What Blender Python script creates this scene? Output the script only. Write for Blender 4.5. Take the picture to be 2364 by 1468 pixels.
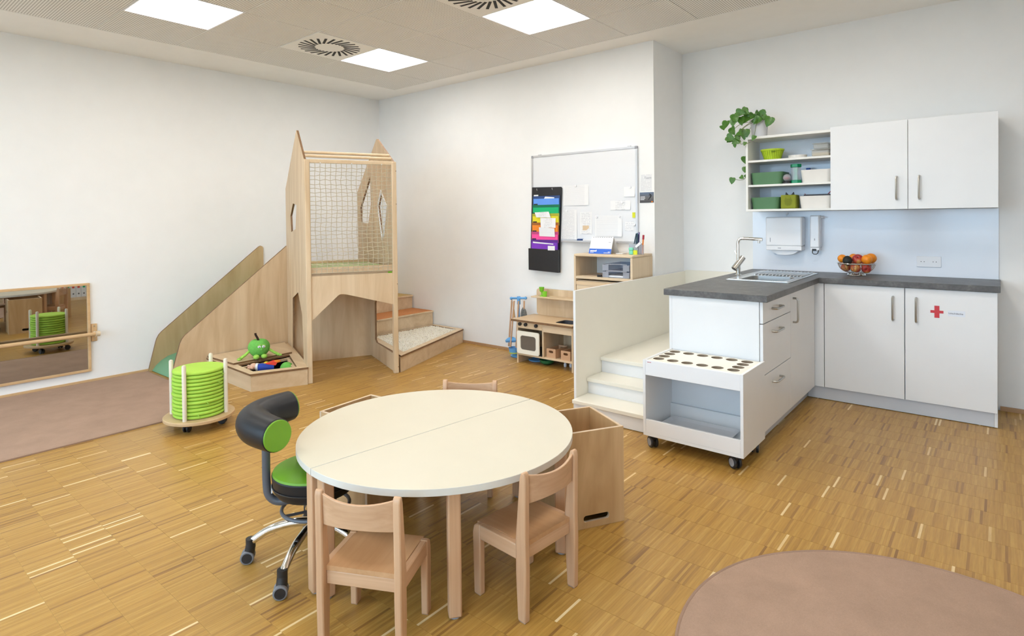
import bpy, bmesh, math, random
from mathutils import Matrix, Vector
from mathutils.geometry import tessellate_polygon
random.seed(7)
S = bpy.context.scene
COL = S.collection
for o in list(bpy.data.objects): bpy.data.objects.remove(o)
PI = math.pi
# ------------------------------------------------------------------ camera
F_PX, CX, CY, YAW, PITCH, ROLL = 1360.909, 1169.764, 524.826, -0.697116, -0.0138947, 0.0116295
fwd = Vector((math.sin(YAW)*math.cos(PITCH), math.cos(YAW)*math.cos(PITCH), math.sin(PITCH)))
rgt = Vector((math.cos(YAW), -math.sin(YAW), 0)); dwn = fwd.cross(rgt)
cr, sr = math.cos(ROLL), math.sin(ROLL)
c_r = rgt*cr + dwn*sr; c_d = dwn*cr - rgt*sr
cam = bpy.data.cameras.new('camera'); cam_o = bpy.data.objects.new('camera', cam); COL.objects.link(cam_o)
m = Matrix.Identity(4)
for i in range(3): m[i][0], m[i][1], m[i][2] = c_r[i], -c_d[i], -fwd[i]
CAM = Vector((0, 0, 1.40)); m.translation = CAM; cam_o.matrix_world = m
cam.sensor_fit = 'HORIZONTAL'; cam.sensor_width = 36; cam.lens = F_PX/2364*36
cam.shift_x = (1182-CX)/2364; cam.shift_y = (CY-734)/2364; cam.clip_start = .02
S.camera = cam_o
# ------------------------------------------------------------------ light, exposure
LAMP = 11.5; LAMP_COL = (1.0, .96, .90, 1)
SKY = 5.8; SKY_COL = (.53, .765, 1.0, 1)
w = bpy.data.worlds.new('sky'); S.world = w; w.use_nodes = True
bg = w.node_tree.nodes['Background']; bg.inputs[0].default_value = SKY_COL; bg.inputs[1].default_value = SKY
S.view_settings.view_transform = 'Standard'; S.view_settings.look = 'None'
S.view_settings.exposure = 0.50; S.view_settings.gamma = 1.0; S.view_settings.use_curve_mapping = False
WINDOWS = [(-5.75, -3.75), (-3.35, -1.35), (-.95, 1.0)]; WZ = (.45, 2.75); YF = -2.6
for x0, x1 in WINDOWS:                       # light portals in the window openings (sampling only)
    l = bpy.data.lights.new('window_portal', 'AREA'); l.shape = 'RECTANGLE'; l.size = x1-x0; l.size_y = WZ[1]-WZ[0]
    l.cycles.is_portal = True
    lo = bpy.data.objects.new('window_portal', l); COL.objects.link(lo)
    lo.location = ((x0+x1)/2, YF-.02, (WZ[0]+WZ[1])/2); lo.rotation_euler = (PI/2, 0, 0)
# ------------------------------------------------------------------ materials
MATS = {}
def new_mat(name):
    mt = bpy.data.materials.new(name); mt.use_nodes = True; MATS[name] = mt
    return mt, mt.node_tree, mt.node_tree.nodes['Principled BSDF']
def N(t, typ, **kw):
    n = t.nodes.new(typ)
    for k, v in kw.items(): setattr(n, k, v)
    return n
def ramp(t, stops, interp='LINEAR'):
    r = N(t, 'ShaderNodeValToRGB'); r.color_ramp.interpolation = interp; el = r.color_ramp.elements
    while len(el) < len(stops): el.new(.5)
    for e, (p, c) in zip(el, stops): e.position = p; e.color = (*c[:3], 1)
    return r
def coords(t, scale=(1, 1, 1), rot=(0, 0, 0)):
    tc = N(t, 'ShaderNodeTexCoord'); mp = N(t, 'ShaderNodeMapping'); mp.inputs['Scale'].default_value = scale; mp.inputs['Rotation'].default_value = rot
    t.links.new(tc.outputs['Object'], mp.inputs['Vector']); return mp.outputs['Vector']
def noise(t, vec, scale, detail=3, dist=0, rough=.5):
    n = N(t, 'ShaderNodeTexNoise'); n.inputs['Scale'].default_value = scale; n.inputs['Detail'].default_value = detail
    n.inputs['Distortion'].default_value = dist; n.inputs['Roughness'].default_value = rough
    t.links.new(vec, n.inputs['Vector']); return n.outputs['Fac']
def plain(name, c, rough=.5, metal=0, var=.04, vs=6, spec=.5, bump=0, bs=200, **kw):
    mt, t, b = new_mat(name)
    v = coords(t); nz = noise(t, v, vs, 3)
    lo = tuple(max(0, x*(1-var)) for x in c); hi = tuple(min(1, x*(1+var)) for x in c)
    r = ramp(t, [(.3, lo), (.7, hi)]); t.links.new(nz, r.inputs[0]); t.links.new(r.outputs[0], b.inputs['Base Color'])
    b.inputs['Roughness'].default_value = rough; b.inputs['Metallic'].default_value = metal; b.inputs['Specular IOR Level'].default_value = spec
    if bump:
        bn = N(t, 'ShaderNodeBump'); bn.inputs['Strength'].default_value = bump; bn.inputs['Distance'].default_value = .002
        t.links.new(noise(t, v, bs, 2), bn.inputs['Height']); t.links.new(bn.outputs[0], b.inputs['Normal'])
    for k, x in kw.items(): b.inputs[k].default_value = x
    return mt
def wood(name, c1, c2, axis=2, rough=.45, big=1.6, fine=55, dist=1.2, fmix=.35):
    mt, t, b = new_mat(name)
    sc = [1, 1, 1]; sc[axis] = .16
    v = coords(t, tuple(sc)); a = noise(t, v, big*4, 4, dist)
    sf = [1, 1, 1]; sf[axis] = .03
    v2 = coords(t, tuple(sf)); f2 = noise(t, v2, fine, 3, .1)
    mx = N(t, 'ShaderNodeMix'); mx.data_type = 'FLOAT'; mx.inputs[0].default_value = fmix
    t.links.new(a, mx.inputs[2]); t.links.new(f2, mx.inputs[3])
    r = ramp(t, [(.32, c1), (.68, c2)]); t.links.new(mx.outputs[0], r.inputs[0]); t.links.new(r.outputs[0], b.inputs['Base Color'])
    b.inputs['Roughness'].default_value = rough
    return mt
def stripes(name, paper, ink, per=.012, x0=-.35, x1=.35, dens=.5):
    """printed text lines on paper: flat print (object Z = line axis, object X = along the line)"""
    mt, t, b = new_mat(name)
    tc = N(t, 'ShaderNodeTexCoord'); sp = N(t, 'ShaderNodeSeparateXYZ'); t.links.new(tc.outputs['Object'], sp.inputs[0])
    d = N(t, 'ShaderNodeMath', operation='DIVIDE'); d.inputs[1].default_value = per; t.links.new(sp.outputs['Z'], d.inputs[0])
    fr = N(t, 'ShaderNodeMath', operation='FRACT'); t.links.new(d.outputs[0], fr.inputs[0])
    lt = N(t, 'ShaderNodeMath', operation='LESS_THAN'); lt.inputs[1].default_value = .42; t.links.new(fr.outputs[0], lt.inputs[0])
    nv = coords(t, (60, 1, 1/per)); nz = noise(t, nv, 1.0, 1)
    g = N(t, 'ShaderNodeMath', operation='GREATER_THAN'); g.inputs[1].default_value = 1-dens-.05; t.links.new(nz, g.inputs[0])
    a0 = N(t, 'ShaderNodeMath', operation='GREATER_THAN'); a0.inputs[1].default_value = x0; t.links.new(sp.outputs['X'], a0.inputs[0])
    a1 = N(t, 'ShaderNodeMath', operation='LESS_THAN'); a1.inputs[1].default_value = x1; t.links.new(sp.outputs['X'], a1.inputs[0])
    cur = lt.outputs[0]
    for q in (g, a0, a1):
        mu = N(t, 'ShaderNodeMath', operation='MULTIPLY'); t.links.new(cur, mu.inputs[0]); t.links.new(q.outputs[0], mu.inputs[1]); cur = mu.outputs[0]
    r = ramp(t, [(0, paper), (1, ink)]); t.links.new(cur, r.inputs[0]); t.links.new(r.outputs[0], b.inputs['Base Color'])
    b.inputs['Roughness'].default_value = .7
    return mt
def emis(name, c, s):
    mt, t, b = new_mat(name); b.inputs['Base Color'].default_value = (.9, .9, .9, 1)
    b.inputs['Emission Color'].default_value = c; b.inputs['Emission Strength'].default_value = s; return mt
def glassy(name, c, alpha, rough=.05):
    """thin clear sheet: mostly transparent with a glossy reflection"""
    mt, t, b = new_mat(name); t.nodes.remove(b); out = t.nodes['Material Output']
    tr = N(t, 'ShaderNodeBsdfTransparent'); tr.inputs[0].default_value = (*c, 1)
    gl = N(t, 'ShaderNodeBsdfPrincipled'); gl.inputs['Base Color'].default_value = (*c, 1); gl.inputs['Roughness'].default_value = rough
    mx = N(t, 'ShaderNodeMixShader'); mx.inputs[0].default_value = alpha
    t.links.new(tr.outputs[0], mx.inputs[1]); t.links.new(gl.outputs[0], mx.inputs[2]); t.links.new(mx.outputs[0], out.inputs[0]); return mt

plain('wall_paint', (.88, .875, .86), .85, var=.01, bump=.05, bs=60)
plain('ceiling_plaster', (.93, .915, .88), .9, var=.01)
plain('ground_outside', (.30, .30, .27), .9)
plain('laminate_white', (.84, .84, .84), .35, var=.008)
plain('laminate_gloss', (.82, .86, .93), .12, var=.005)
plain('cream_laminate', (.86, .82, .71), .38, var=.01)
plain('tray_grey', (.74, .74, .76), .3)
plain('plinth_grey', (.60, .62, .66), .3, var=.02)
plain('table_cream', (.68, .63, .505), .32, var=.012, spec=.4)
plain('table_edge', (.70, .68, .62), .35)
plain('shelf_white', (.84, .825, .78), .4, var=.01)
plain('well_grey', (.45, .47, .50), .4)
plain('gap_dark', (.03, .03, .03), .8)
plain('black_plastic', (.018, .018, .02), .42)
plain('black_leather', (.012, .012, .014), .42, spec=.35)
plain('rubber_grey', (.20, .20, .21), .6)
plain('hub_grey', (.33, .34, .37), .5)
plain('chrome', (.78, .77, .74), .12, metal=1, var=.01)
plain('steel', (.70, .70, .69), .28, metal=1, var=.03)
plain('brushed', (.50, .49, .46), .3, metal=1, var=.03)
plain('post_grey', (.10, .105, .12), .38)
plain('lime_leather', (.16, .36, .015), .5, var=.05)
plain('cushion_green', (.40, .64, .07), .75, var=.04)
plain('cushion_seam', (.30, .55, .07), .8, var=.05)
plain('mat_green', (.42, .50, .25), .7)
plain('slide_green', (.17, .36, .20), .5)
plain('plush_green', (.17, .52, .09), .95, var=.1, vs=60, bump=.4, bs=500)
plain('plush_light', (.36, .66, .10), .95, var=.1, vs=60, bump=.4, bs=500)
plain('plush_stem', (.035, .015, .01), .95)
plain('plush_skin', (.80, .50, .36), .9)
plain('plush_blue', (.03, .07, .42), .9)
plain('plush_red', (.70, .05, .03), .9)
plain('plush_orange', (.80, .22, .02), .9)
plain('plush_yellow', (.80, .50, .03), .9)
plain('white_matte', (.85, .85, .85), .7)
plain('net_cord', (.50, .43, .31), .85, var=.1, vs=80)
plain('pebble_base', (.70, .64, .52), .9)
mt, t, b = new_mat('pebble')
gi = N(t, 'ShaderNodeNewGeometry'); r = ramp(t, [(0, (.34, .31, .28)), (.05, (.70, .62, .48)), (.3, (.86, .80, .66)), (1, (.95, .92, .84))])
t.links.new(gi.outputs['Random Per Island'], r.inputs[0]); t.links.new(r.outputs[0], b.inputs['Base Color']); b.inputs['Roughness'].default_value = .45
plain('mat_orange', (.56, .22, .07), .7, var=.08, vs=40)
plain('mat_yellow', (.55, .36, .12), .6)
plain('edge_brown', (.20, .105, .045), .6, var=.15, vs=30)
plain('white_plastic', (.82, .82, .84), .28, var=.005)
plain('dispenser_white', (.84, .85, .88), .12, var=.004)
plain('paper', (.86, .86, .86), .8, var=.01)
plain('board_white', (.80, .81, .83), .18, var=.005)
plain('alu', (.62, .62, .63), .35, metal=.6)
plain('pot_grey', (.66, .65, .66), .45)
plain('leaf_stem', (.16, .20, .05), .6)
plain('box_green', (.09, .21, .095), .5)
plain('box_white', (.80, .77, .72), .5)
plain('basket_lime', (.45, .62, .02), .5, var=.1, vs=50)
plain('basket_gap', (.18, .28, .01), .7)
plain('cube_olive', (.24, .27, .015), .75, bump=.2, bs=400)
plain('cube_dot', (.10, .12, .008), .8)
plain('cup_brown', (.16, .12, .085), .6)
plain('hole_edge', (.34, .26, .18), .7)
plain('dark_grey', (.06, .06, .07), .6)
plain('timer_green', (.0, .25, .10), .3)
plain('red_cross', (.62, .03, .04), .4)
plain('ink', (.05, .05, .07), .7)
plain('ink_light', (.42, .42, .45), .8)
plain('calendar_blue', (.03, .14, .62), .5)
plain('teal', (.0, .38, .27), .35)
plain('mint', (.22, .68, .48), .35)
plain('note_yellow', (.72, .75, .03), .7)
plain('pen_dark', (.02, .05, .07), .4)
plain('pen_blue', (.04, .16, .26), .4)
plain('pen_purple', (.09, .05, .26), .4)
plain('pen_red', (.42, .02, .04), .4)
plain('orange_fruit', (.86, .27, .008), .42, var=.12, vs=40, bump=.3, bs=300)
plain('avocado', (.012, .014, .010), .6, bump=.6, bs=200)
mt, t, b = new_mat('apple_skin'); v = coords(t, (1, 1, .5)); r = ramp(t, [(.36, (.36, .016, .018)), (.55, (.48, .06, .03)), (.70, (.70, .42, .10))])
t.links.new(noise(t, v, 14, 3), r.inputs[0]); t.links.new(r.outputs[0], b.inputs['Base Color']); b.inputs['Roughness'].default_value = .28
plain('toy_blue', (.13, .38, .72), .4)
plain('toy_lime', (.50, .66, .10), .4)
plain('toy_cup_green', (.32, .80, .05), .25, **{'Transmission Weight': .3})
plain('toy_bowl_green', (.02, .16, .06), .4)
plain('mop_grey', (.20, .20, .19), .95, var=.5, vs=90)
plain('dark_window', (.10, .08, .06), .15)
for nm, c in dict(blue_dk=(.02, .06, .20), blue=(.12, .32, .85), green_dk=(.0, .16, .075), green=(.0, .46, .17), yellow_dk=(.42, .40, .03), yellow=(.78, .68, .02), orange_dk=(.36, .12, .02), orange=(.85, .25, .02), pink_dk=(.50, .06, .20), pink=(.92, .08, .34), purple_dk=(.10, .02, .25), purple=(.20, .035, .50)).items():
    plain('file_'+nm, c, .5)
plain('binder_white', (.80, .80, .80), .5)
wood('birch', (.59, .415, .24), (.75, .58, .385), 2, .5, .9, 40, 3.2, .14)
wood('birch_h', (.62, .45, .27), (.76, .595, .40), 0, .5, .9, 40, 2.6, .16)
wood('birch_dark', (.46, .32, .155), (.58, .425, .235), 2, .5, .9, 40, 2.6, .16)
wood('maple', (.66, .50, .32), (.78, .63, .44), 2, .5, 1.2, 60, .6)
wood('maple_x', (.66, .50, .32), (.78, .63, .44), 0, .5, 1.2, 60, .6)
wood('ply_box', (.48, .295, .135), (.64, .425, .22), 2, .42, 1.2, 40, 3.0, .18)
wood('ply_edge', (.55, .42, .29), (.68, .54, .39), 0, .55, 3, 120, .3)
wood('beech', (.53, .30, .165), (.66, .415, .245), 2, .40, 1.4, 90, .8, .45)
wood('beech_y', (.53, .30, .165), (.66, .415, .245), 1, .40, 1.4, 90, .8, .45)
wood('beech_x', (.52, .305, .17), (.66, .42, .255), 0, .40, 1.4, 90, 1.0, .45)
wood('beech_seat', (.50, .265, .12), (.62, .365, .19), 1, .36, 1.4, 70, 1.0, .35)
wood('dowel_pale', (.72, .62, .48), (.82, .73, .60), 2, .5)
wood('oak_y', (.58, .36, .17), (.70, .47, .25), 1, .5)
wood('oak_x', (.42, .24, .12), (.52, .32, .17), 0, .5)
wood('dolly_wood', (.52, .34, .17), (.62, .43, .24), 0, .5)
wood('pine_x', (.64, .46, .27), (.76, .59, .39), 0, .5)
# rug
def rug(name, c):
    mt, t, b = new_mat(name); v = coords(t, (1, 1, 1)); a = noise(t, v, 5, 5, .3, .65); f2 = noise(t, v, 260, 2)
    mx = N(t, 'ShaderNodeMix'); mx.data_type = 'FLOAT'; mx.inputs[0].default_value = .4; t.links.new(a, mx.inputs[2]); t.links.new(f2, mx.inputs[3])
    r = ramp(t, [(.33, tuple(x*.86 for x in c)), (.66, tuple(x*1.10 for x in c))]); t.links.new(mx.outputs[0], r.inputs[0]); t.links.new(r.outputs[0], b.inputs['Base Color'])
    b.inputs['Roughness'].default_value = .95; b.inputs['Specular IOR Level'].default_value = .1
    bn = N(t, 'ShaderNodeBump'); bn.inputs['Strength'].default_value = .35; bn.inputs['Distance'].default_value = .002; t.links.new(f2, bn.inputs['Height']); t.links.new(bn.outputs[0], b.inputs['Normal'])
rug('rug_pink', (.41, .275, .20)); plain('rug_binding', (.34, .215, .15), .95)
# worktop slate
mt, t, b = new_mat('slate'); v = coords(t); a = noise(t, v, 7, 8, 1.2, .65); f2 = noise(t, v, 60, 4)
mx = N(t, 'ShaderNodeMix'); mx.data_type = 'FLOAT'; mx.inputs[0].default_value = .35; t.links.new(a, mx.inputs[2]); t.links.new(f2, mx.inputs[3])
r = ramp(t, [(.30, (.060, .056, .054)), (.52, (.105, .099, .095)), (.70, (.185, .178, .17))]); t.links.new(mx.outputs[0], r.inputs[0]); t.links.new(r.outputs[0], b.inputs['Base Color']); b.inputs['Roughness'].default_value = .42
# perforated ceiling panel
mt, t, b = new_mat('perforated')
tc = N(t, 'ShaderNodeTexCoord'); mp = N(t, 'ShaderNodeMapping'); mp.inputs['Scale'].default_value = (1/.0168,)*3; t.links.new(tc.outputs['Object'], mp.inputs[0])
vf = N(t, 'ShaderNodeVectorMath', operation='FRACTION'); t.links.new(mp.outputs[0], vf.inputs[0])
vs_ = N(t, 'ShaderNodeVectorMath', operation='SUBTRACT'); vs_.inputs[1].default_value = (.5, .5, 0); t.links.new(vf.outputs[0], vs_.inputs[0])
vm = N(t, 'ShaderNodeVectorMath', operation='MULTIPLY'); vm.inputs[1].default_value = (1, 1, 0); t.links.new(vs_.outputs[0], vm.inputs[0])
vl = N(t, 'ShaderNodeVectorMath', operation='LENGTH'); t.links.new(vm.outputs[0], vl.inputs[0])
r = ramp(t, [(.24, (.26, .24, .21)), (.32, (.93, .915, .88))]); t.links.new(vl.outputs['Value'], r.inputs[0]); t.links.new(r.outputs[0], b.inputs['Base Color']); b.inputs['Roughness'].default_value = .9
# parquet strip
mt, t, b = new_mat('parquet')
oi = N(t, 'ShaderNodeObjectInfo'); gi = N(t, 'ShaderNodeNewGeometry')
ad = N(t, 'ShaderNodeMath', operation='ADD'); t.links.new(oi.outputs['Random'], ad.inputs[0]); t.links.new(gi.outputs['Random Per Island'], ad.inputs[1])
fr = N(t, 'ShaderNodeMath', operation='FRACT'); t.links.new(ad.outputs[0], fr.inputs[0])
r = ramp(t, [(0, (.26, .125, .032)), (.03, (.33, .17, .044)), (.10, (.42, .23, .052)), (.5, (.468, .262, .060)), (.90, (.505, .295, .074)), (.980, (.54, .325, .09)), (.986, (.82, .62, .33)), (1, (.84, .65, .36))])
t.links.new(fr.outputs[0], r.inputs[0])
geo = N(t, 'ShaderNodeNewGeometry'); mp = N(t, 'ShaderNodeMapping'); mp.inputs['Scale'].default_value = (1, .06, 1); t.links.new(geo.outputs['Position'], mp.inputs[0])
gn = noise(t, mp.outputs[0], 160, 4, .4); gr = ramp(t, [(.3, (.86, .84, .80)), (.7, (1.05, 1.05, 1.05))]); t.links.new(gn, gr.inputs[0])
mm = N(t, 'ShaderNodeMix'); mm.data_type = 'RGBA'; mm.blend_type = 'MULTIPLY'; mm.inputs[0].default_value = 1; t.links.new(r.outputs[0], mm.inputs[6]); t.links.new(gr.outputs[0], mm.inputs[7])
t.links.new(mm.outputs[2], b.inputs['Base Color']); b.inputs['Roughness'].default_value = .34; b.inputs['Specular IOR Level'].default_value = .45
plain('floor_base', (.60, .40, .14), .4, var=.1)
# leaf
mt, t, b = new_mat('leaf'); v = coords(t); r = ramp(t, [(.38, (.030, .12, .012)), (.58, (.075, .22, .022)), (.74, (.32, .46, .08))]); t.links.new(noise(t, v, 22, 3, .5), r.inputs[0]); t.links.new(r.outputs[0], b.inputs['Base Color']); b.inputs['Roughness'].default_value = .35
# mirror
mt, t, b = new_mat('mirror_glass'); b.inputs['Base Color'].default_value = (.50, .50, .48, 1); b.inputs['Metallic'].default_value = 1; b.inputs['Roughness'].default_value = .015
emis('lamp_diffuser', LAMP_COL, LAMP)
glassy('window_pane', (1, 1, 1), .06, .02); glassy('clear_plastic', (.86, .88, .92), .28, .12); glassy('smoke_plastic', (.76, .78, .84), .32, .2); glassy('clear_box', (.9, .88, .84), .30, .08)
glassy('oven_glass', (.42, .36, .30), .35, .1)
plain('dried_food', (.58, .45, .20), .8, var=.3, vs=60)
stripes('print_dense', (.84, .84, .84), (.66, .66, .68), .0115, -.085, .07, .55)
stripes('print_table', (.84, .84, .84), (.74, .74, .76), .0075, -.13, .10, .62)
stripes('print_few', (.85, .85, .85), (.66, .66, .68), .016, -.05, .05, .5)
mt, t, b = new_mat('postcard'); tc = N(t, 'ShaderNodeTexCoord'); sp = N(t, 'ShaderNodeSeparateXYZ'); t.links.new(tc.outputs['Object'], sp.inputs[0])
mr = N(t, 'ShaderNodeMapRange'); mr.inputs[1].default_value = 0; mr.inputs[2].default_value = .095; t.links.new(sp.outputs['Z'], mr.inputs[0])
r = ramp(t, [(0, (.05, .045, .045)), (.5, (.13, .12, .12)), (1, (.10, .15, .24))]); t.links.new(mr.outputs[0], r.inputs[0]); t.links.new(r.outputs[0], b.inputs['Base Color']); b.inputs['Roughness'].default_value = .4

# ------------------------------------------------------------------ mesh helpers
RM = {}
class MB:
    def __init__(s): s.v = []; s.f = []; s.m = []
    def add(s, vs, fs, mi=0):
        o = len(s.v); s.v += [tuple(x) for x in vs]; s.f += [tuple(i+o for i in q) for q in fs]
        s.m += ([mi]*len(fs) if isinstance(mi, int) else list(mi)); return s
    def box(s, x0, x1, y0, y1, z0, z1, mi=0):
        x0, x1 = sorted((x0, x1)); y0, y1 = sorted((y0, y1)); z0, z1 = sorted((z0, z1))
        v = [(x, y, z) for z in (z0, z1) for y in (y0, y1) for x in (x0, x1)]
        return s.add(v, [(0, 2, 3, 1), (4, 5, 7, 6), (0, 1, 5, 4), (2, 6, 7, 3), (0, 4, 6, 2), (1, 3, 7, 5)], mi)
    def prism(s, poly, O, ex, ey, d, holes=(), mf=0, me=0):
        """polygon (2-D, with holes) in frame O, ex, ey, extruded by vector d"""
        O, ex, ey, d = Vector(O), Vector(ex), Vector(ey), Vector(d)
        loops = [list(poly)] + [list(h) for h in holes]; flat = [p for l in loops for p in l]; n = len(flat)
        tri = tessellate_polygon([[Vector((p[0], p[1], 0)) for p in l] for l in loops])
        A = [O+ex*p[0]+ey*p[1] for p in flat]; vs = A + [a+d for a in A]
        nrm = ex.cross(ey); flip = nrm.dot(d) > 0
        fs = []; ms = []
        for a, b_, c in tri:
            pa, pb, pc = flat[a], flat[b_], flat[c]
            ccw = (pb[0]-pa[0])*(pc[1]-pa[1])-(pb[1]-pa[1])*(pc[0]-pa[0]) > 0
            q = (a, b_, c) if ccw else (a, c, b_)
            if flip: fs += [(q[0], q[2], q[1]), tuple(i+n for i in q)]
            else: fs += [q, (q[0]+n, q[2]+n, q[1]+n)]
            ms += [mf, mf]
        k = 0
        for li, l in enumerate(loops):
            ar = sum(l[i][0]*l[(i+1) % len(l)][1]-l[(i+1) % len(l)][0]*l[i][1] for i in range(len(l)))
            for i in range(len(l)):
                a, b_ = k+i, k+(i+1) % len(l)
                q = (a, b_, b_+n, a+n)
                if ((ar > 0) == (li == 0)) != flip: q = q[::-1]
                fs.append(q); ms.append(me)
            k += len(l)
        return s.add(vs, fs, ms)
    def pz(s, poly, z0, z1, holes=(), mf=0, me=0): return s.prism(poly, (0, 0, z0), (1, 0, 0), (0, 1, 0), (0, 0, z1-z0), holes, mf, me)
    def tube(s, path, r, n=10, caps=True, mi=0, closed=False):
        P = [Vector(p) for p in path]; R = [r]*len(P) if not hasattr(r, '__len__') else list(r); vs = []; up = None; L = len(P)
        for i in range(L):
            if closed: tg = P[(i+1) % L]-P[i-1]
            else: tg = P[min(i+1, L-1)]-P[max(i-1, 0)]
            tg.normalize()
            if up is None:
                up = Vector((0, 0, 1)) if abs(tg.z) < .9 else Vector((1, 0, 0))
            a = up-tg*up.dot(tg); a.normalize(); b_ = tg.cross(a); up = a
            vs += [P[i]+(a*math.cos(2*PI*j/n)+b_*math.sin(2*PI*j/n))*R[i] for j in range(n)]
        fs = []
        for i in range(L if closed else L-1):
            i2 = (i+1) % L
            for j in range(n): fs.append((i*n+j, i*n+(j+1) % n, i2*n+(j+1) % n, i2*n+j))
        if caps and not closed: fs += [tuple(range(n-1, -1, -1)), tuple((L-1)*n+j for j in range(n))]
        return s.add(vs, fs, mi)
    def cyl(s, p0, p1, r, n=16, mi=0, r1=None): return s.tube([p0, p1], [r, r if r1 is None else r1], n, True, mi)
    def lathe(s, prof, n=24, c=(0, 0, 0), mi=0, sx=1, sy=1, closed=False):
        vs = []; fs = []
        for r_, z in prof: vs += [(c[0]+r_*sx*math.cos(2*PI*j/n), c[1]+r_*sy*math.sin(2*PI*j/n), c[2]+z) for j in range(n)]
        for i in range(len(prof)-1):
            for j in range(n): fs.append((i*n+j, i*n+(j+1) % n, (i+1)*n+(j+1) % n, (i+1)*n+j))
        if prof[0][0] > 1e-5: fs.append(tuple(range(n-1, -1, -1)))
        if prof[-1][0] > 1e-5: fs.append(tuple((len(prof)-1)*n+j for j in range(n)))
        return s.add(vs, fs, mi)
    def ball(s, c, rx, ry=None, rz=None, n=16, k=10, mi=0, M=None):
        ry = rx if ry is None else ry; rz = rx if rz is None else rz; vs = [(0, 0, -rz)]; fs = []
        for i in range(1, k):
            a = -PI/2+PI*i/k
            vs += [(rx*math.cos(a)*math.cos(2*PI*j/n), ry*math.cos(a)*math.sin(2*PI*j/n), rz*math.sin(a)) for j in range(n)]
        vs.append((0, 0, rz)); top = len(vs)-1
        for j in range(n): fs.append((0, 1+(j+1) % n, 1+j)); fs.append((top, 1+(k-2)*n+j, 1+(k-2)*n+(j+1) % n))
        for i in range(k-2):
            for j in range(n): fs.append((1+i*n+j, 1+i*n+(j+1) % n, 1+(i+1)*n+(j+1) % n, 1+(i+1)*n+j))
        if M is not None: vs = [tuple(M @ Vector(q)) for q in vs]
        return s.add([(q[0]+c[0], q[1]+c[1], q[2]+c[2]) for q in vs], fs, mi)
    def xform(s, M, i0=0):
        for i in range(i0, len(s.v)): s.v[i] = tuple(M @ Vector(s.v[i]))
        return s
    def mesh(s, name, mats, smooth):
        me = bpy.data.meshes.new(name); me.from_pydata(s.v, [], s.f); 
        for q in mats: me.materials.append(MATS[q])
        if len(mats) > 1: me.polygons.foreach_set('material_index', s.m)
        if smooth: me.shade_smooth(); me.set_sharp_from_angle(angle=math.radians(40))
        me.update(); return me
    def build(s, name, mats, parent=None, bev=0, smooth=False, seg=2):
        mats = [mats] if isinstance(mats, str) else mats
        if parent is not None:
            Mi = RM[parent.name].inverted(); s.v = [tuple(Mi @ Vector(q)) for q in s.v]
        else:
            xs, ys, zs = zip(*s.v); c = ((min(xs)+max(xs))/2, (min(ys)+max(ys))/2, min(zs)); s.v = [(a-c[0], b_-c[1], d-c[2]) for a, b_, d in s.v]
        o = bpy.data.objects.new(name, s.mesh(name, mats, smooth)); COL.objects.link(o)
        if parent is not None: o.parent = parent; RM[o.name] = RM[parent.name]
        else: o.location = c; RM[o.name] = Matrix.Translation(c)
        if bev:
            bm = o.modifiers.new('bevel', 'BEVEL'); bm.width = bev; bm.segments = seg; bm.limit_method = 'ANGLE'; bm.angle_limit = math.radians(40)
            if seg > 1: o.data.shade_smooth(); o.data.set_sharp_from_angle(angle=math.radians(50))
        return o
def tag(o, label, cat, group=None):
    o['label'] = label; o['category'] = cat
    if group: o['group'] = group
    return o
def thing(name, label, cat, loc=(0, 0, 0), rz=0, group=None, mat=None):
    o = bpy.data.objects.new(name, None); COL.objects.link(o); o.empty_display_size = .05
    M = mat if mat is not None else Matrix.Translation(loc) @ Matrix.Rotation(rz, 4, 'Z')
    o.matrix_world = M; RM[o.name] = M.copy(); tag(o, label, cat, group); return o
def struct(o): o['kind'] = 'structure'; return o
def dup(root, loc, rz, label, group=None):
    r = root.copy(); COL.objects.link(r); r.location = loc; r.rotation_euler = (0, 0, rz); r['label'] = label
    if group: r['group'] = group
    for ch in list(root.children):
        c = ch.copy(); COL.objects.link(c); c.parent = r
        for g in ch.children:
            d = g.copy(); COL.objects.link(d); d.parent = c
    return r
def local(t):   # builder coordinates of this thing are already local
    RM[t.name] = Matrix.Identity(4)
def arc(cx, cy, r, a0, a1, n): return [(cx+r*math.cos(a0+(a1-a0)*i/n), cy+r*math.sin(a0+(a1-a0)*i/n)) for i in range(n+1)]
def rrect(x0, x1, y0, y1, r, n=4):
    return arc(x1-r, y0+r, r, -PI/2, 0, n)+arc(x1-r, y1-r, r, 0, PI/2, n)+arc(x0+r, y1-r, r, PI/2, PI, n)+arc(x0+r, y0+r, r, PI, 1.5*PI, n)
def circ(x, y, r, n=20): return [(x+r*math.cos(2*PI*i/n), y+r*math.sin(2*PI*i/n)) for i in range(n)]
def smooth_path(pts, k=6):
    P = [Vector(p) for p in pts]; out = []
    for i in range(len(P)-1):
        p0, p1, p2, p3 = P[max(i-1, 0)], P[i], P[i+1], P[min(i+2, len(P)-1)]
        for j in range(k):
            u = j/k; out.append(.5*((2*p1)+(p2-p0)*u+(2*p0-5*p1+4*p2-p3)*u*u+(3*p1-p0-3*p2+p3)*u**3))
    return out+[P[-1]]
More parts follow.
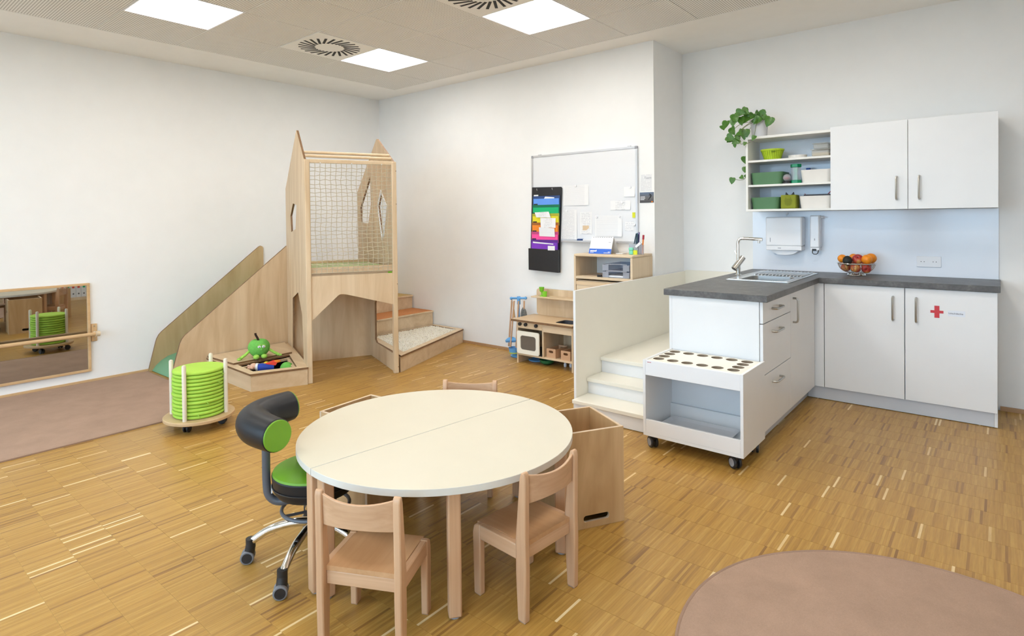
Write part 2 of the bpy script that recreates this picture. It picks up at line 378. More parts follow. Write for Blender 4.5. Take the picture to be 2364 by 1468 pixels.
def text(name, s, size, M, mat, parent):
    cu = bpy.data.curves.new('t', 'FONT'); cu.body = s; cu.size = size; cu.align_x = 'CENTER'; cu.align_y = 'CENTER'; cu.extrude = .0003
    ob = bpy.data.objects.new('t', cu); COL.objects.link(ob); dg = bpy.context.evaluated_depsgraph_get()
    me = bpy.data.meshes.new_from_object(ob.evaluated_get(dg)); mb = MB()
    mb.add([M @ v_.co for v_ in me.vertices], [tuple(p.vertices) for p in me.polygons])
    bpy.data.objects.remove(ob); bpy.data.meshes.remove(me)
    return mb.build(name, mat, parent)
def handle(parent, p0, p1, out, r=.0072, name='handle', mat='brushed'):
    """bow handle between p0 and p1 standing off by vector out"""
    p0, p1, out = Vector(p0), Vector(p1), Vector(out); d = (p1-p0).normalized()*.018
    return MB().tube([p0, p0+out*.55, p0+out*.88+d*.3, p0+out+d, p1+out-d, p1+out*.88-d*.3, p1+out*.55, p1], r, 8).build(name, mat, parent, smooth=True)
FACE_MY = Matrix(((1, 0, 0, 0), (0, 0, -1, 0), (0, 1, 0, 0), (0, 0, 0, 1)))   # text in XY plane -> facing -Y
# ================================================================== STRUCTURE
XA, YB, YC, XC, XR, HC = -6.18, 4.83, 5.45, -2.34, 1.10, 2.96
def sbox(name, mat, *a): return struct(MB().box(*a).build(name, mat))
sbox('wall_left', 'wall_paint', XA-.2, XA, YF-.2, YB+.82, -.05, 3.1)
sbox('wall_back', 'wall_paint', XA, XC, YB, YC+.2, -.05, 3.1)
sbox('wall_kitchen', 'wall_paint', XC, XR+.2, YC, YC+.2, -.05, 3.1)
sbox('wall_right', 'wall_paint', XR, XR+.2, YF-.2, YC, -.05, 3.1)
wf = MB(); wf.prism([(XA, -.05), (XR, -.05), (XR, 3.1), (XA, 3.1)], (0, YF-.2, 0), (1, 0, 0), (0, 0, 1), (0, .2, 0), [[(a, WZ[0]), (b_, WZ[0]), (b_, WZ[1]), (a, WZ[1])] for a, b_ in WINDOWS])
struct(wf.build('wall_front', 'wall_paint'))
for i, (a, b_) in enumerate(WINDOWS):
    wn = MB().prism([(a, WZ[0]), (b_, WZ[0]), (b_, WZ[1]), (a, WZ[1])], (0, YF-.14, 0), (1, 0, 0), (0, 0, 1), (0, .07, 0),
                    [[(a+.06, WZ[0]+.06), ((a+b_)/2-.04, WZ[0]+.06), ((a+b_)/2-.04, WZ[1]-.06), (a+.06, WZ[1]-.06)], [((a+b_)/2+.04, WZ[0]+.06), (b_-.06, WZ[0]+.06), (b_-.06, WZ[1]-.06), ((a+b_)/2+.04, WZ[1]-.06)]]).build('window_%d' % (i+1), 'white_plastic')
    struct(wn)
    MB().box(a+.06, (a+b_)/2-.04, YF-.115, YF-.105, WZ[0]+.06, WZ[1]-.06).box((a+b_)/2+.04, b_-.06, YF-.115, YF-.105, WZ[0]+.06, WZ[1]-.06).build('pane', 'window_pane', wn)
    MB().box(a, b_, YF-.06, YF+.06, WZ[0]-.03, WZ[0]).build('window_sill', 'laminate_white', wn)
sbox('ground', 'ground_outside', -40, 40, -60, YF-.21, -.6, -.5)
floor = sbox('floor', 'floor_base', XA, XR, YF, YC, -.06, -.0008)
# parquet: strips 157 mm x 10.2 mm running along Y in rows
def project(p):
    d = Vector(p)-CAM; z = d.dot(fwd)
    return (F_PX*d.dot(c_r)/z+CX, F_PX*d.dot(c_d)/z+CY) if z > .05 else (-9, -9)
SL, SW, RY0 = .1575, .0104, 2.914
strips = []
for row in range(-36, 17):
    y0 = RY0+row*SL; y1 = y0+SL; 
    if y0 < YF or y0 > YC: continue
    off = random.random()*SW; x = XA+off-SW; wide = SW if y0 > .05 else SW*6
    while x < XR:
        xa, xb = max(x, XA), min(x+wide, XR)
        ok = xb > xa+.001 and not (xa > -.6 and y1 < 2.5 and math.hypot(xa+.12, y1-2.09) < .72)
        if ok and not (xa > XC and False): strips.append((xa, xb, y0, min(y1, YC)))
        x += wide
big = []
for i, (xa, xb, y0, y1) in enumerate(strips):
    if abs(xb-xa-SW) > 1e-6 or y1-y0 < SL-.001: continue
    px, py = project((xa, y0, 0)); qx, qy = project((xb, y1, 0))
    if 0 < px < 2364 and py < 1466 and 0 < qx < 2364 and qy > 0:
        if 720 < px < 960 and py > 1120: continue          # hidden behind the chair and the table
        if 960 <= px < 1350 and py < 1340: continue
        if px > 1560 and py > 1270: continue
        z = (Vector((xa, y0, 0))-CAM).dot(fwd); big.append((z, i))
big.sort(); big = {i for z, i in big[:300]}
mb = MB()
def strip(mbx, xa, xb, y0, y1, z):
    g = .00010; e = .00045; mbx.add([(xa+g, y0+e, -.001), (xb-g, y0+e, -.001), (xb-g, y1-e, -.001), (xa+g, y1-e, -.001), (xa+g, y0+e, z), (xb-g, y0+e, z), (xb-g, y1-e, z), (xa+g, y1-e, z)],
            [(4, 5, 6, 7), (0, 1, 5, 4), (1, 2, 6, 5), (2, 3, 7, 6), (3, 0, 4, 7)])
for i, (xa, xb, y0, y1) in enumerate(strips):
    if i in big: continue
    strip(mb, xa, xb, y0, y1, -random.random()*.0001)
st = mb.build('parquet_strips', 'parquet', floor); st['kind'] = 'stuff'
pm = MB(); strip(pm, 0, SW, 0, SL, 0); pm = pm.mesh('parquet_strip', ['parquet'], False)
fl = Vector(floor.location)
for i in sorted(big):
    o = bpy.data.objects.new('parquet_strip', pm); COL.objects.link(o); o.parent = floor
    o.location = Vector((strips[i][0], strips[i][2], -random.random()*.0001))-fl
# skirting
sbox('baseboard_left', 'oak_y', XA, XA+.013, YF, YB, 0, .026)
sbox('baseboard_back', 'oak_x', XA, XC, YB-.013, YB, 0, .026)
sbox('baseboard_kitchen', 'oak_x', 0, XR, YC-.014, YC, 0, .03)
# ceiling with perforated panels
GX = [-5.55+.6205*i for i in range(10)]; GY = [4.575, 3.99]+[3.375-.615*i for i in range(9)]
ceil = struct(MB().prism([(XA, YF), (XR, YF), (XR, YC), (XC, YC), (XC, YB), (XA, YB)], (0, 0, HC), (1, 0, 0), (0, 1, 0), (0, 0, .02), [[(GX[0], GY[-1]), (GX[-1], GY[-1]), (GX[-1], GY[0]), (GX[0], GY[0])]]).box(XA, XR, YF, YC, HC+.05, HC+.12).build('ceiling', 'ceiling_plaster'))
LIGHTS = {(1, 4), (1, 1), (4, 1), (4, 4), (7, 1), (7, 4), (1, 7), (4, 7), (7, 7)}; VENTS = {(1, 2), (4, 2)}
pan = {}
cl = Vector(ceil.location)
for i in range(len(GX)-1):
    for j in range(len(GY)-1):
        if (i, j) in LIGHTS or (i, j) in VENTS: continue
        wx, wy = GX[i+1]-GX[i], GY[j]-GY[j+1]; key = round(wy, 3)
        if key not in pan: pan[key] = MB().box(-wx/2+.0025, wx/2-.0025, -wy/2+.0025, wy/2-.0025, 0, .012).mesh('ceiling_panel', ['perforated'], False)
        o = bpy.data.objects.new('ceiling_panel', pan[key]); COL.objects.link(o); o.parent = ceil
        o.location = Vector(((GX[i]+GX[i+1])/2, (GY[j]+GY[j+1])/2, HC+.002))-cl
lab = {(1, 1): 'square ceiling light panel next to the vent, nearest the room corner', (4, 1): 'square ceiling light panel in front of the whiteboard wall', (1, 4): 'square ceiling light panel above the wall mirror side, leftmost in view'}
for (i, j) in sorted(LIGHTS):
    x0, x1, y1, y0 = GX[i], GX[i+1], GY[j], GY[j+1]
    t = thing('ceiling_light', lab.get((i, j), 'square ceiling light panel beyond the picture edge'), 'ceiling light', ((x0+x1)/2, (y0+y1)/2, HC), 0, 'square ceiling light panels')
    MB().prism([(x0, y0), (x1, y0), (x1, y1), (x0, y1)], (0, 0, HC), (1, 0, 0), (0, 1, 0), (0, 0, .03), [[(x0+.012, y0+.012), (x1-.012, y0+.012), (x1-.012, y1-.012), (x0+.012, y1-.012)]]).build('frame', 'white_plastic', t)
    MB().box(x0+.012, x1-.012, y0+.012, y1-.012, HC+.022, HC+.034).build('backing', 'white_plastic', t)
    MB().box(x0+.035, x1-.035, y0+.035, y1-.035, HC+.008, HC+.021).build('diffuser', 'lamp_diffuser', t, bev=.006, seg=1)
vl_ = {(1, 2): 'white ceiling air vent with swirl of slots beside the corner light', (4, 2): 'white ceiling air vent with swirl of slots at the top picture edge'}
slot = MB().box(-.011, .011, -.075, .075, -.0012, .0005).mesh('slot', ['gap_dark'], False)
for (i, j) in sorted(VENTS):
    x0, x1, y1, y0 = GX[i], GX[i+1], GY[j], GY[j+1]; cx, cy = (x0+x1)/2, (y0+y1)/2
    t = thing('air_vent', vl_[(i, j)], 'air vent', (cx, cy, HC), 0, 'swirl air vents in the ceiling')
    MB().box(x0+.002, x1-.002, y0+.002, y1-.002, HC-.002, HC+.012).build('plate', 'ceiling_plaster', t)
    for k in range(24):
        a = 2*PI*k/24; o = bpy.data.objects.new('slot', slot); COL.objects.link(o); o.parent = t
        o.location = (.195*math.cos(a), .195*math.sin(a), -.002); o.rotation_euler = (0, 0, a-PI/2+.35)
# ================================================================== LEFT WALL: mirror, rail, rugs
t = thing('wall_mirror', 'long low wall mirror in a thin wooden frame', 'mirror', (XA, .5, .10))
Y0, Y1 = -.75, 1.617
MB().box(XA, XA+.012, Y0+.015, Y1-.015, .115, .865).build('glass', 'mirror_glass', t)
for nm, a in (('frame_rail', (XA, XA+.024, Y0, Y1, .86, .88)), ('frame_rail', (XA, XA+.024, Y0, Y1, .10, .12)), ('frame_stile', (XA, XA+.024, Y1-.022, Y1, .12, .86)), ('frame_stile', (XA, XA+.024, Y0, Y0+.022, .12, .86))):
    MB().box(*a).build(nm, 'oak_y', t, bev=.002, seg=1)
t = thing('grab_rail', 'round wooden grab rail mounted across the wall mirror', 'rail', (XA, .5, .43))
MB().cyl((XA+.085, Y0-.06, .435), (XA+.085, Y1+.045, .435), .016, 16).build('rail', 'oak_y', t, smooth=True)
for y in (Y1+.028, Y0-.04):
    br = MB().box(XA, XA+.014, y-.022, y+.022, .36, .515).build('bracket', 'oak_y', t, bev=.003, seg=1)
    MB().cyl((XA+.014, y, .435), (XA+.085, y, .435), .015, 14).cyl((XA+.085, y-.010, .435), (XA+.085, y+.022, .435), .024, 16).build('holder', 'maple', br, smooth=True)
    for z in (.38, .495): MB().cyl((XA+.013, y, z), (XA+.0165, y, z), .005, 10).build('screw', 'steel', br)
def rugmesh(poly, z=.009):
    mb = MB(); mb.pz(poly, .0005, z); return mb
t = thing('rug', 'beige pink rectangular rug lying along the mirror wall', 'rug', (-5.3, .6, 0))
MB().pz([(XA+.02, -1.3), (-4.52, -1.3), (-4.52, 2.045), (XA+.02, 2.055)], .0005, .008).build('pile', 'rug_pink', t)
MB().pz([(-4.52, -1.3), (-4.512, -1.3), (-4.512, 2.052), (XA+.02, 2.063), (XA+.02, 2.055), (-4.52, 2.045)], .0005, .009).build('binding', 'rug_binding', t)
t = thing('rug', 'beige pink round rug in the right foreground', 'rug', (-.12, 2.09, 0))
MB().pz(circ(-.12, 2.09, .745, 96), .0005, .010).build('pile', 'rug_pink', t)
MB().tube([(-.12+.748*math.cos(2*PI*k/96), 2.09+.748*math.sin(2*PI*k/96), .0065) for k in range(96)], .0065, 8, closed=True).build('binding', 'rug_binding', t, smooth=True)
# ================================================================== SLIDE
t = thing('toddler_slide', 'birch plywood slide with green run-out along the left wall', 'slide', (-5.9, 2.6, 0))
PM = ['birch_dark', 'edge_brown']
near = [(2.065, 0), (3.2, 0), (3.2, 1.153), (2.23, .413), (2.195, .385), (2.17, .355), (2.153, .32)]
MB().prism(near, (-5.656, 0, 0), (0, 1, 0), (0, 0, 1), (.02, 0, 0), (), 0, 1).build('side_panel', ['birch', 'edge_brown'], t)
far = [(2.068, 0), (3.218, 0), (3.218, 1.118), (3.208, 1.136), (3.19, 1.143), (3.17, 1.135), (2.19, .362), (2.165, .335), (2.146, .30), (2.136, .268)]
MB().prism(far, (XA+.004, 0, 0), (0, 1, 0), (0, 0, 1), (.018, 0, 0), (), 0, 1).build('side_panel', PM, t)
prof = [(2.10, .004), (2.13, .045), (2.18, .088), (2.24, .120), (2.31, .136), (2.40, .150), (2.52, .19), (3.2, .84)]
bed = prof+[(3.2, .81), (2.56, .165), (2.45, .1), (2.3, .004)]
MB().prism(bed, (XA+.022, 0, 0), (0, 1, 0), (0, 0, 1), (.5, 0, 0)).build('slide_bed', 'slide_green', t, smooth=True)
# ================================================================== PODIUM (toy box)
t = thing('toy_podium', 'low angular plywood toy box between slide and play tower', 'toy box', (-5.1, 2.6, 0))
P1, P2, P3, P4 = Vector((-4.735, 2.348)), Vector((-4.56, 2.762)), Vector((-5.628, 3.19)), Vector((-5.628, 2.375))
def wallb(a, b_, z0, z1, th, name, mats, t):
    d = (b_-a).normalized(); n = Vector((-d.y, d.x))
    MB().pz([a, b_, b_+n*th, a+n*th], z0, z1, (), 0, 1).build(name, mats, t)
BM = ['birch_h', 'edge_brown']
wallb(P1, P2, 0, .134, .018, 'front_board', 'birch_h', t)
wallb(P4, P1, 0, .134, .018, 'side_board', 'birch_h', t)
wallb(P2, P3, 0, .134, .018, 'rear_board', 'birch_h', t)
MB().pz([(-4.77, 2.378), (-4.60, 2.75), (-5.60, 3.15), (-5.60, 2.40)], .004, .016).build('bottom', 'dark_grey', t)
outer = [P1+Vector((.008, -.010)), P2+Vector((.006, .004)), P3, P4]
inner = [(-4.800, 2.402), (-4.665, 2.712), (-5.115, 2.898), (-5.135, 2.42)]
MB().pz(outer, .134, .150, [inner+[(-5.20, 2.43)]] and [[(-4.800, 2.402), (-4.655, 2.715), (-5.135, 2.92), (-5.135, 2.43)]], 0, 1).build('rim', BM, t)
MB().pz([(-5.625, 2.385), (-5.147, 2.40), (-5.147, 2.955), (-5.53, 3.112), (-5.625, 3.15)], .1505, .167, (), 0, 1).build('lid', BM, t)
for nm, poly in (('ledge', [(-4.66, 2.72), (-4.70, 2.738), (-5.12, 2.91), (-5.13, 2.885), (-4.685, 2.70)]),):
    MB().pz(poly, .110, .128).build(nm, 'birch_h', t)
MB().pz([(-5.135, 2.40), (-5.10, 2.40), (-5.10, 2.93), (-5.135, 2.94)], .105, .124).build('ledge', 'birch_h', t)
# plush toys
t = thing('plush_toy', 'green apple shaped plush toy with arms and feet on the toy box lid', 'plush toy', (-5.175, 2.645, .167))
bz = .167
c = Vector((-5.19, 2.655, bz+.088)); f2 = Vector((.93, -.36, 0)).normalized(); sd = Vector((f2.y, -f2.x, 0))   # faces the room; sd = toy's left in picture
bd = MB(); bd.ball((0, 0, 0), .094, .094, .086, 28, 18)
bd.v = [(x, y, z-(.030*max(0, 1-math.hypot(x, y)/.055)**1.4 if z > 0 else -.012*max(0, 1-math.hypot(x, y)/.04))) for x, y, z in bd.v]
bd.v = [(x*(1+.07*z/.086), y*(1+.07*z/.086), z) for x, y, z in bd.v]; bd.v = [(x+c.x, y+c.y, z+c.z) for x, y, z in bd.v]
body = bd.build('body', 'plush_green', t, smooth=True)
MB().tube(smooth_path([c+Vector((0, 0, .05)), c+Vector((0, 0, .085))+sd*.010, c+Vector((0, 0, .118))+sd*.026, c+Vector((0, 0, .134))+sd*.028]), .0095, 10).build('stem', 'plush_stem', t, smooth=True)
for s_ in (-1, 1):
    a = c+sd*s_*.085+f2*.02+Vector((0, 0, -.022))
    MB().tube(smooth_path([a, a+sd*s_*.035+f2*.02+Vector((0, 0, -.025)), a+sd*s_*.075+f2*.03+Vector((0, 0, -.050))]), [.012]*6+[.013]*6+[.017], 10).ball(a+sd*s_*.088+f2*.035+Vector((0, 0, -.054)), .020, .016, .011, 12, 8).build('arm', 'plush_light', t, smooth=True)
    MB().ball(c+f2*.088+sd*s_*.033+Vector((0, 0, -.066)), .034, .027, .021, 14, 10, M=Matrix.Rotation(math.atan2(f2.y, f2.x), 3, 'Z')).build('foot', 'plush_light', t, smooth=True)
    e = c+f2*.086+sd*(s_*.018-.012)+Vector((0, 0, .022))
    ey = MB().ball(e, .010, .016, .014, 12, 8, M=Matrix.Rotation(math.atan2(f2.y, f2.x), 3, 'Z')).build('eye', 'white_matte', t, smooth=True)
    MB().ball(e+f2*.0075+Vector((0, 0, -.003)), .004, .005, .005, 10, 6).build('pupil', 'ink', ey, smooth=True)
    MB().tube([e+f2*.004+sd*-.014+Vector((0, 0, .014+s_*.003)), e+f2*.006+Vector((0, 0, .0175)), e+f2*.004+sd*.014+Vector((0, 0, .014-s_*.003))], .004, 8).build('brow', 'plush_light', ey, smooth=True)
MB().ball(c+f2*.094-sd*.012+Vector((0, 0, -.002)), .009, .009, .012, 10, 8).build('nose', 'plush_green', t, smooth=True)
t = thing('plush_doll', 'cloth doll in blue with red and orange cape lying in the toy box', 'doll', (-5.0, 2.58, .08))
MB().tube(smooth_path([(-5.03, 2.56, .112), (-4.99, 2.60, .114), (-4.945, 2.665, .112)]), [.030, .034, .036, .038, .038, .036, .034, .033, .032, .031, .030, .028, .026], 14).build('body', 'plush_blue', t, smooth=True)
MB().ball((-5.055, 2.535, .125), .036, .034, .030, 16, 10).build('head', 'plush_skin', t, smooth=True)
for p in ((-5.085, 2.505, .128), (-5.045, 2.485, .118), (-5.03, 2.50, .12)): MB().ball(p, .018, .016, .014, 10, 8).build('hand', 'plush_skin', t, smooth=True)
MB().tube([(-5.035, 2.548, .12), (-5.022, 2.562, .12)], .035, 14).build('collar', 'white_matte', t, smooth=True)
MB().add([(-5.0, 2.64, .150), (-4.96, 2.60, .148), (-4.93, 2.70, .160), (-4.965, 2.735, .158), (-4.92, 2.665, .13), (-4.985, 2.68, .166)], [(0, 1, 5), (1, 2, 5), (2, 3, 5), (3, 0, 5), (1, 4, 2)]).build('cape', 'plush_red', t)
MB().ball((-5.02, 2.635, .142), .028, .022, .014, 12, 8).build('patch', 'plush_yellow', t, smooth=True)
MB().ball((-4.985, 2.625, .14), .020, .02, .012, 12, 8).build('badge', 'plush_red', t, smooth=True)
MB().ball((-4.955, 2.70, .155), .035, .03, .012, 12, 8).build('hem', 'plush_orange', t, smooth=True)
tag(MB().ball((-4.885, 2.755, .085), .078, .055, .062, 20, 14).build('plush_ball', 'plush_green', smooth=True), 'green oval plush lying in the toy box beside the tower', 'plush toy')
# ================================================================== PLAY TOWER
l1 = Vector((-4.558, 2.785, 0)); r1 = Vector((-4.235, 3.468, 0)); u = (r1-l1).normalized(); TW = (r1-l1).length
v_ = Vector((-.9293, .3693, 0)); Z3 = Vector((0, 0, 1))
t = thing('play_tower', 'tall birch plywood play tower with rope net in the room corner', 'play tower', (-4.9, 3.3, 0))
BP = ['birch', 'edge_brown']
lp = [(.02, 0), (1.15, 0), (1.15, 1.735), (.42, 2.235), (.40, 2.235), (.05, 1.945), (.02, 1.935)]
lh = [[(.676, 1.575), (.472, 1.553), (.545, 1.330), (.814, 1.298), (.845, 1.458)], [(.465, .744), (.788, .655), (.83, .168), (.215, .168), (.254, .566)]]
MB().prism(lp, l1-u*.018, v_, Z3, u*.018, lh, 0, 1).build('left_panel', BP, t)
rp = [(.02, 0), (1.33, 0), (1.33, 1.72), (.56, 2.21), (.54, 2.21), (.05, 1.945), (.02, 1.935)]
rh = [[(.811, 1.854), (.790, 1.573), (.90, 1.372), (1.182, 1.379), (1.207, 1.546)], [(.418, 1.677), (.25, 1.535), (.339, 1.276), (.401, 1.229), (.526, 1.542)],
      [(.115, .165), (.66, .165), (.705, .19), (.70, .56), (.55, .80), (.115, .80)]]
MB().prism(rp, r1, v_, Z3, u*.018, rh, 0, 1).build('right_panel', BP, t)
ring = [(.418, 1.677), (.25, 1.535), (.339, 1.276), (.401, 1.229), (.526, 1.542)]; cx_ = sum(p[0] for p in ring)/5; cy_ = sum(p[1] for p in ring)/5
MB().prism([(cx_+(p[0]-cx_)*1.14, cy_+(p[1]-cy_)*1.10) for p in ring], r1-u*.006, v_, Z3, u*.006, [[(cx_+(p[0]-cx_)*.93, cy_+(p[1]-cy_)*.95) for p in ring]]).build('window_rim', 'white_plastic', t)
fp = [(.018, .537), (.245, .745), (.262, .755), (.285, .757), (.31, .753), (TW-.02, .634), (TW-.02, .945), (.018, .945)]
front = MB().prism(fp, l1+v_*.012, u, Z3, v_*.016, (), 0, 0).build('front_panel', 'birch', t)
MB().prism([(TW-.065, .922), (TW-.028, .922), (TW-.028, .938), (TW-.065, .938)], l1+v_*.0115, u, Z3, v_*.002).build('maker_tag', 'lime_leather', front)
for base, nm in ((l1, 'post'), (r1, 'post')):
    a = base-u*.020; MB().prism([(-.002, 0), (.042, 0), (.042, .048), (-.002, .048)], a, u, v_, Vector((0, 0, 1.935))).build(nm, 'birch', t, bev=.006)
MB().prism([(-.02, .0), (TW+.02, .0), (TW+.02, 1.0), (-.02, 1.0)], l1+v_*.86, u, Z3, v_*.016).build('back_panel', 'birch', t)
MB().prism([(0, .012), (TW, .012), (TW, 1.16), (0, 1.16)], l1+Z3*.925, u, v_, Vector((0, 0, .024))).build('platform', 'birch_h', t)
MB().prism([(.03, .06), (TW-.03, .06), (TW-.03, 1.15), (.03, 1.15)], l1+Z3*.9495, u, v_, Vector((0, 0, .028))).build('floor_mat', 'mat_green', t)
MB().prism([(.02, 1.905), (TW-.018, 1.905), (TW-.018, 1.937), (.02, 1.937)], l1+v_*.006, u, Z3, v_*.036).build('top_rail', 'pine_x', t, bev=.003, seg=1)
MB().prism([(.02, .946), (TW-.018, .946), (TW-.018, .996), (.02, .996)], l1+v_*.03, u, Z3, v_*.02).build('bottom_rail', 'pine_x', t)
for k, z, e in ((.13, 2.008, 0), (.075, 1.972, 0)):
    MB().cyl(l1+v_*k+Z3*z, l1+v_*(k+.02)+u*(TW+.002)+Z3*(z-.002), .013, 14).build('dowel', 'pine_x', t, smooth=True)
# rope net: wavy cords
mb = MB(); NC, NR = 16, 26; s0, s1, z0, z1 = .022, TW-.022, .948, 1.905; random.seed(3)
def node(i, j):
    s_ = s0+(s1-s0)*i/NC; z = z0+(z1-z0)*j/NR; k = .0045 if (i+j) % 2 else -.0045
    e = 0 if i in (0, NC) or j in (0, NR) else 1
    return l1+u*(s_+(random.random()-.5)*.006*e+.004*math.sin(j*.5)*e)+Z3*(z+k*e-.006*math.sin(i/NC*PI)*math.sin(j*1.3)*e)+v_*(.010+.004*math.sin(i*.7)*e)
G = [[node(i, j) for j in range(NR+1)] for i in range(NC+1)]
for j in range(NR+1): mb.tube([G[i][j] for i in range(NC+1)], .0027, 5)
for i in range(NC+1): mb.tube([G[i][j] for j in range(NR+1)], .0027, 5)
mb.build('rope_net', 'net_cord', t, smooth=True)
for i in (2, 8, 14): MB().ball(G[i][NR]-v_*.006+Z3*.002, .005, n=8, k=6).build('hook', 'white_plastic', t)
for z in (1.85, 1.55, .82, .06): MB().cyl(r1-v_*.004+Z3*z+u*.016, r1+Z3*z+u*.016+v_*.002, .004, 8).build('screw', 'edge_brown', t)
# ================================================================== PLAY STAIRS
t = thing('play_stairs', 'low plywood play stairs with a pebble tray beside the play tower', 'play stairs', (-5.0, 4.3, 0))
q1, q2, q3, q4 = (-4.222, 3.510), (-4.690, 4.813), (-5.185, 4.813), (-5.165, 3.862)
def off2(poly, d):
    c_ = (sum(p[0] for p in poly)/len(poly), sum(p[1] for p in poly)/len(poly)); return [(c_[0]+(p[0]-c_[0])*d, c_[1]+(p[1]-c_[1])*d) for p in poly]
MB().pz([(-4.234, 3.510), (-4.702, 4.813), q3, q4], 0, .140).build('step_box', 'birch_h', t)
MB().pz([q1, q2, q3, q4], .140, .157, [[(-4.335, 3.63), (-4.745, 4.745), (-5.150, 4.765), (-5.150, 3.93)]], 0, 1).build('tray_rim', ['birch_h', 'edge_brown'], t)
MB().pz([(-4.33, 3.62), (-4.74, 4.75), (-5.155, 4.77), (-5.155, 3.92)], .1405, .148).build('tray_bed', 'pebble_base', t)
random.seed(11); mb = MB(); inner = [Vector((-4.335, 3.63)), Vector((-4.745, 4.745)), Vector((-5.150, 4.765)), Vector((-5.150, 3.93))]
def inside(p):
    for i in range(4):
        a, b_ = inner[i], inner[(i+1) % 4]
        if (b_.x-a.x)*(p.y-a.y)-(b_.y-a.y)*(p.x-a.x) < .004: return False
    return True
yy = 3.6
while yy < 4.8:
    xx = -5.2
    while xx < -4.3:
        p = Vector((xx+random.uniform(-.005, .005), yy+random.uniform(-.005, .005)))
        if inside(p):
            mb.ball((p.x, p.y, .150+random.uniform(-.002, .004)), random.uniform(.007, .011), random.uniform(.006, .009), random.uniform(.004, .007), 6, 4, M=Matrix.Rotation(random.random()*PI, 3, 'Z'))
        xx += .0145
    yy += .0145
pb = mb.build('pebbles', 'pebble', t, smooth=True); pb['kind'] = 'stuff'
MB().box(-5.55, -5.20, 3.99, 4.813, 0, .303).build('step_box', 'birch_h', t)
MB().box(-5.555, -5.185, 3.99, 4.815, .303, .320, 0).build('tread', 'birch_h', t, bev=.002, seg=1)
MB().box(-5.552, -5.20, 3.995, 4.810, .3201, .3225).build('tread_mat', 'mat_orange', t)
MB().box(-6.165, -5.565, 4.0, 4.813, 0, .462).build('step_box', 'birch_h', t)
MB().box(-6.165, -5.55, 4.0, 4.815, .462, .480).build('tread', 'birch_h', t, bev=.002, seg=1)
MB().box(-6.16, -5.565, 4.0, 4.81, .4801, .4825).build('tread_mat', 'mat_yellow', t)
MB().box(-6.165, -5.68, 3.62, 3.998, 0, .64).build('step_box', 'birch_h', t)
MB().box(-6.165, -5.68, 3.225, 3.618, 0, .80).build('step_box', 'birch_h', t)
# ================================================================== WHITEBOARD WALL
t = thing('whiteboard', 'large whiteboard with aluminium frame on the back wall', 'whiteboard', (-3.09, YB, 1.17))
bx0, bx1, bz0, bz1 = -3.685, -2.493, 1.168, 2.043; yb = YB-.018
MB().box(bx0+.01, bx1-.01, yb, YB-.002, bz0+.01, bz1-.01).build('board', 'board_white', t)
for a in ((bx0, bx1, yb-.006, YB-.001, bz1-.018, bz1), (bx0, bx1, yb-.006, YB-.001, bz0, bz0+.018), (bx0, bx0+.018, yb-.006, YB-.001, bz0+.018, bz1-.018), (bx1-.018, bx1, yb-.006, YB-.001, bz0+.018, bz1-.018)):
    MB().box(*a).build('frame_rail', 'alu', t)
for x in (bx0, bx1-.024):
    for z in (bz0, bz1-.024): MB().box(x-.001, x+.025, yb-.008, YB-.001, z-.001, z+.025).build('corner_cap', 'hub_grey', t, bev=.003, seg=1)
for x in (-3.60, -2.59): MB().box(x, x+.03, yb-.004, YB-.002, bz1, bz1+.008).build('clip', 'alu', t)
MB().box(-3.20, -2.70, yb-.055, yb-.006, bz0+.004, bz0+.012).box(-3.20, -2.70, yb-.057, yb-.052, bz0+.004, bz0+.02).build('pen_tray', 'alu', t)
tag(MB().box(-3.118, -3.055, yb-.045, yb-.012, bz0+.0125, bz0+.036).build('eraser', 'file_blue_dk', bev=.004, seg=1), 'small dark blue eraser on the whiteboard pen tray', 'eraser')
tag(MB().box(-3.05, -2.95, yb-.045, yb-.012, bz0+.0125, bz0+.034).build('marker_box', 'white_plastic', bev=.003, seg=1), 'white marker box on the whiteboard pen tray', 'box')
def sheet(x0, x1, z0, z1, mat, label, curl=.006, y=None, cat='paper'):
    y = yb-.0012 if y is None else y; mb = MB(); nx, nz = 4, 5; vs = []
    for k, dy in ((0, 0), (1, -.0006)):
        for j in range(nz+1):
            for i in range(nx+1):
                a = i/nx; c_ = j/nz; vs.append((x0+(x1-x0)*a, y+dy-curl*((1-c_)**2)*(.3+.7*a), z0+(z1-z0)*c_))
    n1 = (nx+1)*(nz+1); fs = []
    for j in range(nz):
        for i in range(nx):
            q = (j*(nx+1)+i, j*(nx+1)+i+1, (j+1)*(nx+1)+i+1, (j+1)*(nx+1)+i); fs.append(tuple(reversed(q))); fs.append(tuple(k+n1 for k in q))
    mb.add(vs, fs); return tag(mb.build('paper_sheet', mat), label, cat, 'papers on the whiteboard wall')
sheet(-3.297, -3.004, 1.525, 1.724, 'print_table', 'landscape timetable sheet at the upper left of the whiteboard papers')
sheet(-3.336, -3.140, 1.197, 1.485, 'print_dense', 'densely printed portrait sheet beside the pocket organizer')
sheet(-3.105, -2.972, 1.252, 1.459, 'print_few', 'small portrait sheet with an orange drawing above the pen tray', .003)
MB().box(-3.075, -3.005, yb-.0032, yb-.003, 1.285, 1.33).build('drawing', 'pine_x', bpy.data.objects['paper_sheet.002'])
sheet(-2.938, -2.650, 1.228, 1.424, 'print_table', 'landscape sheet held by two magnets above the desk calendar', .010)
sheet(-2.630, -2.520, 1.592, 1.681, 'paper', 'small blank square sheet at the whiteboard top right', .008)
sheet(-2.770, -2.564, 1.474, 1.558, 'print_few', 'wide low note sheet near the right whiteboard edge', .007)
sheet(-2.620, -2.532, 1.281, 1.365, 'print_few', 'small printed note low at the right whiteboard edge', .003)
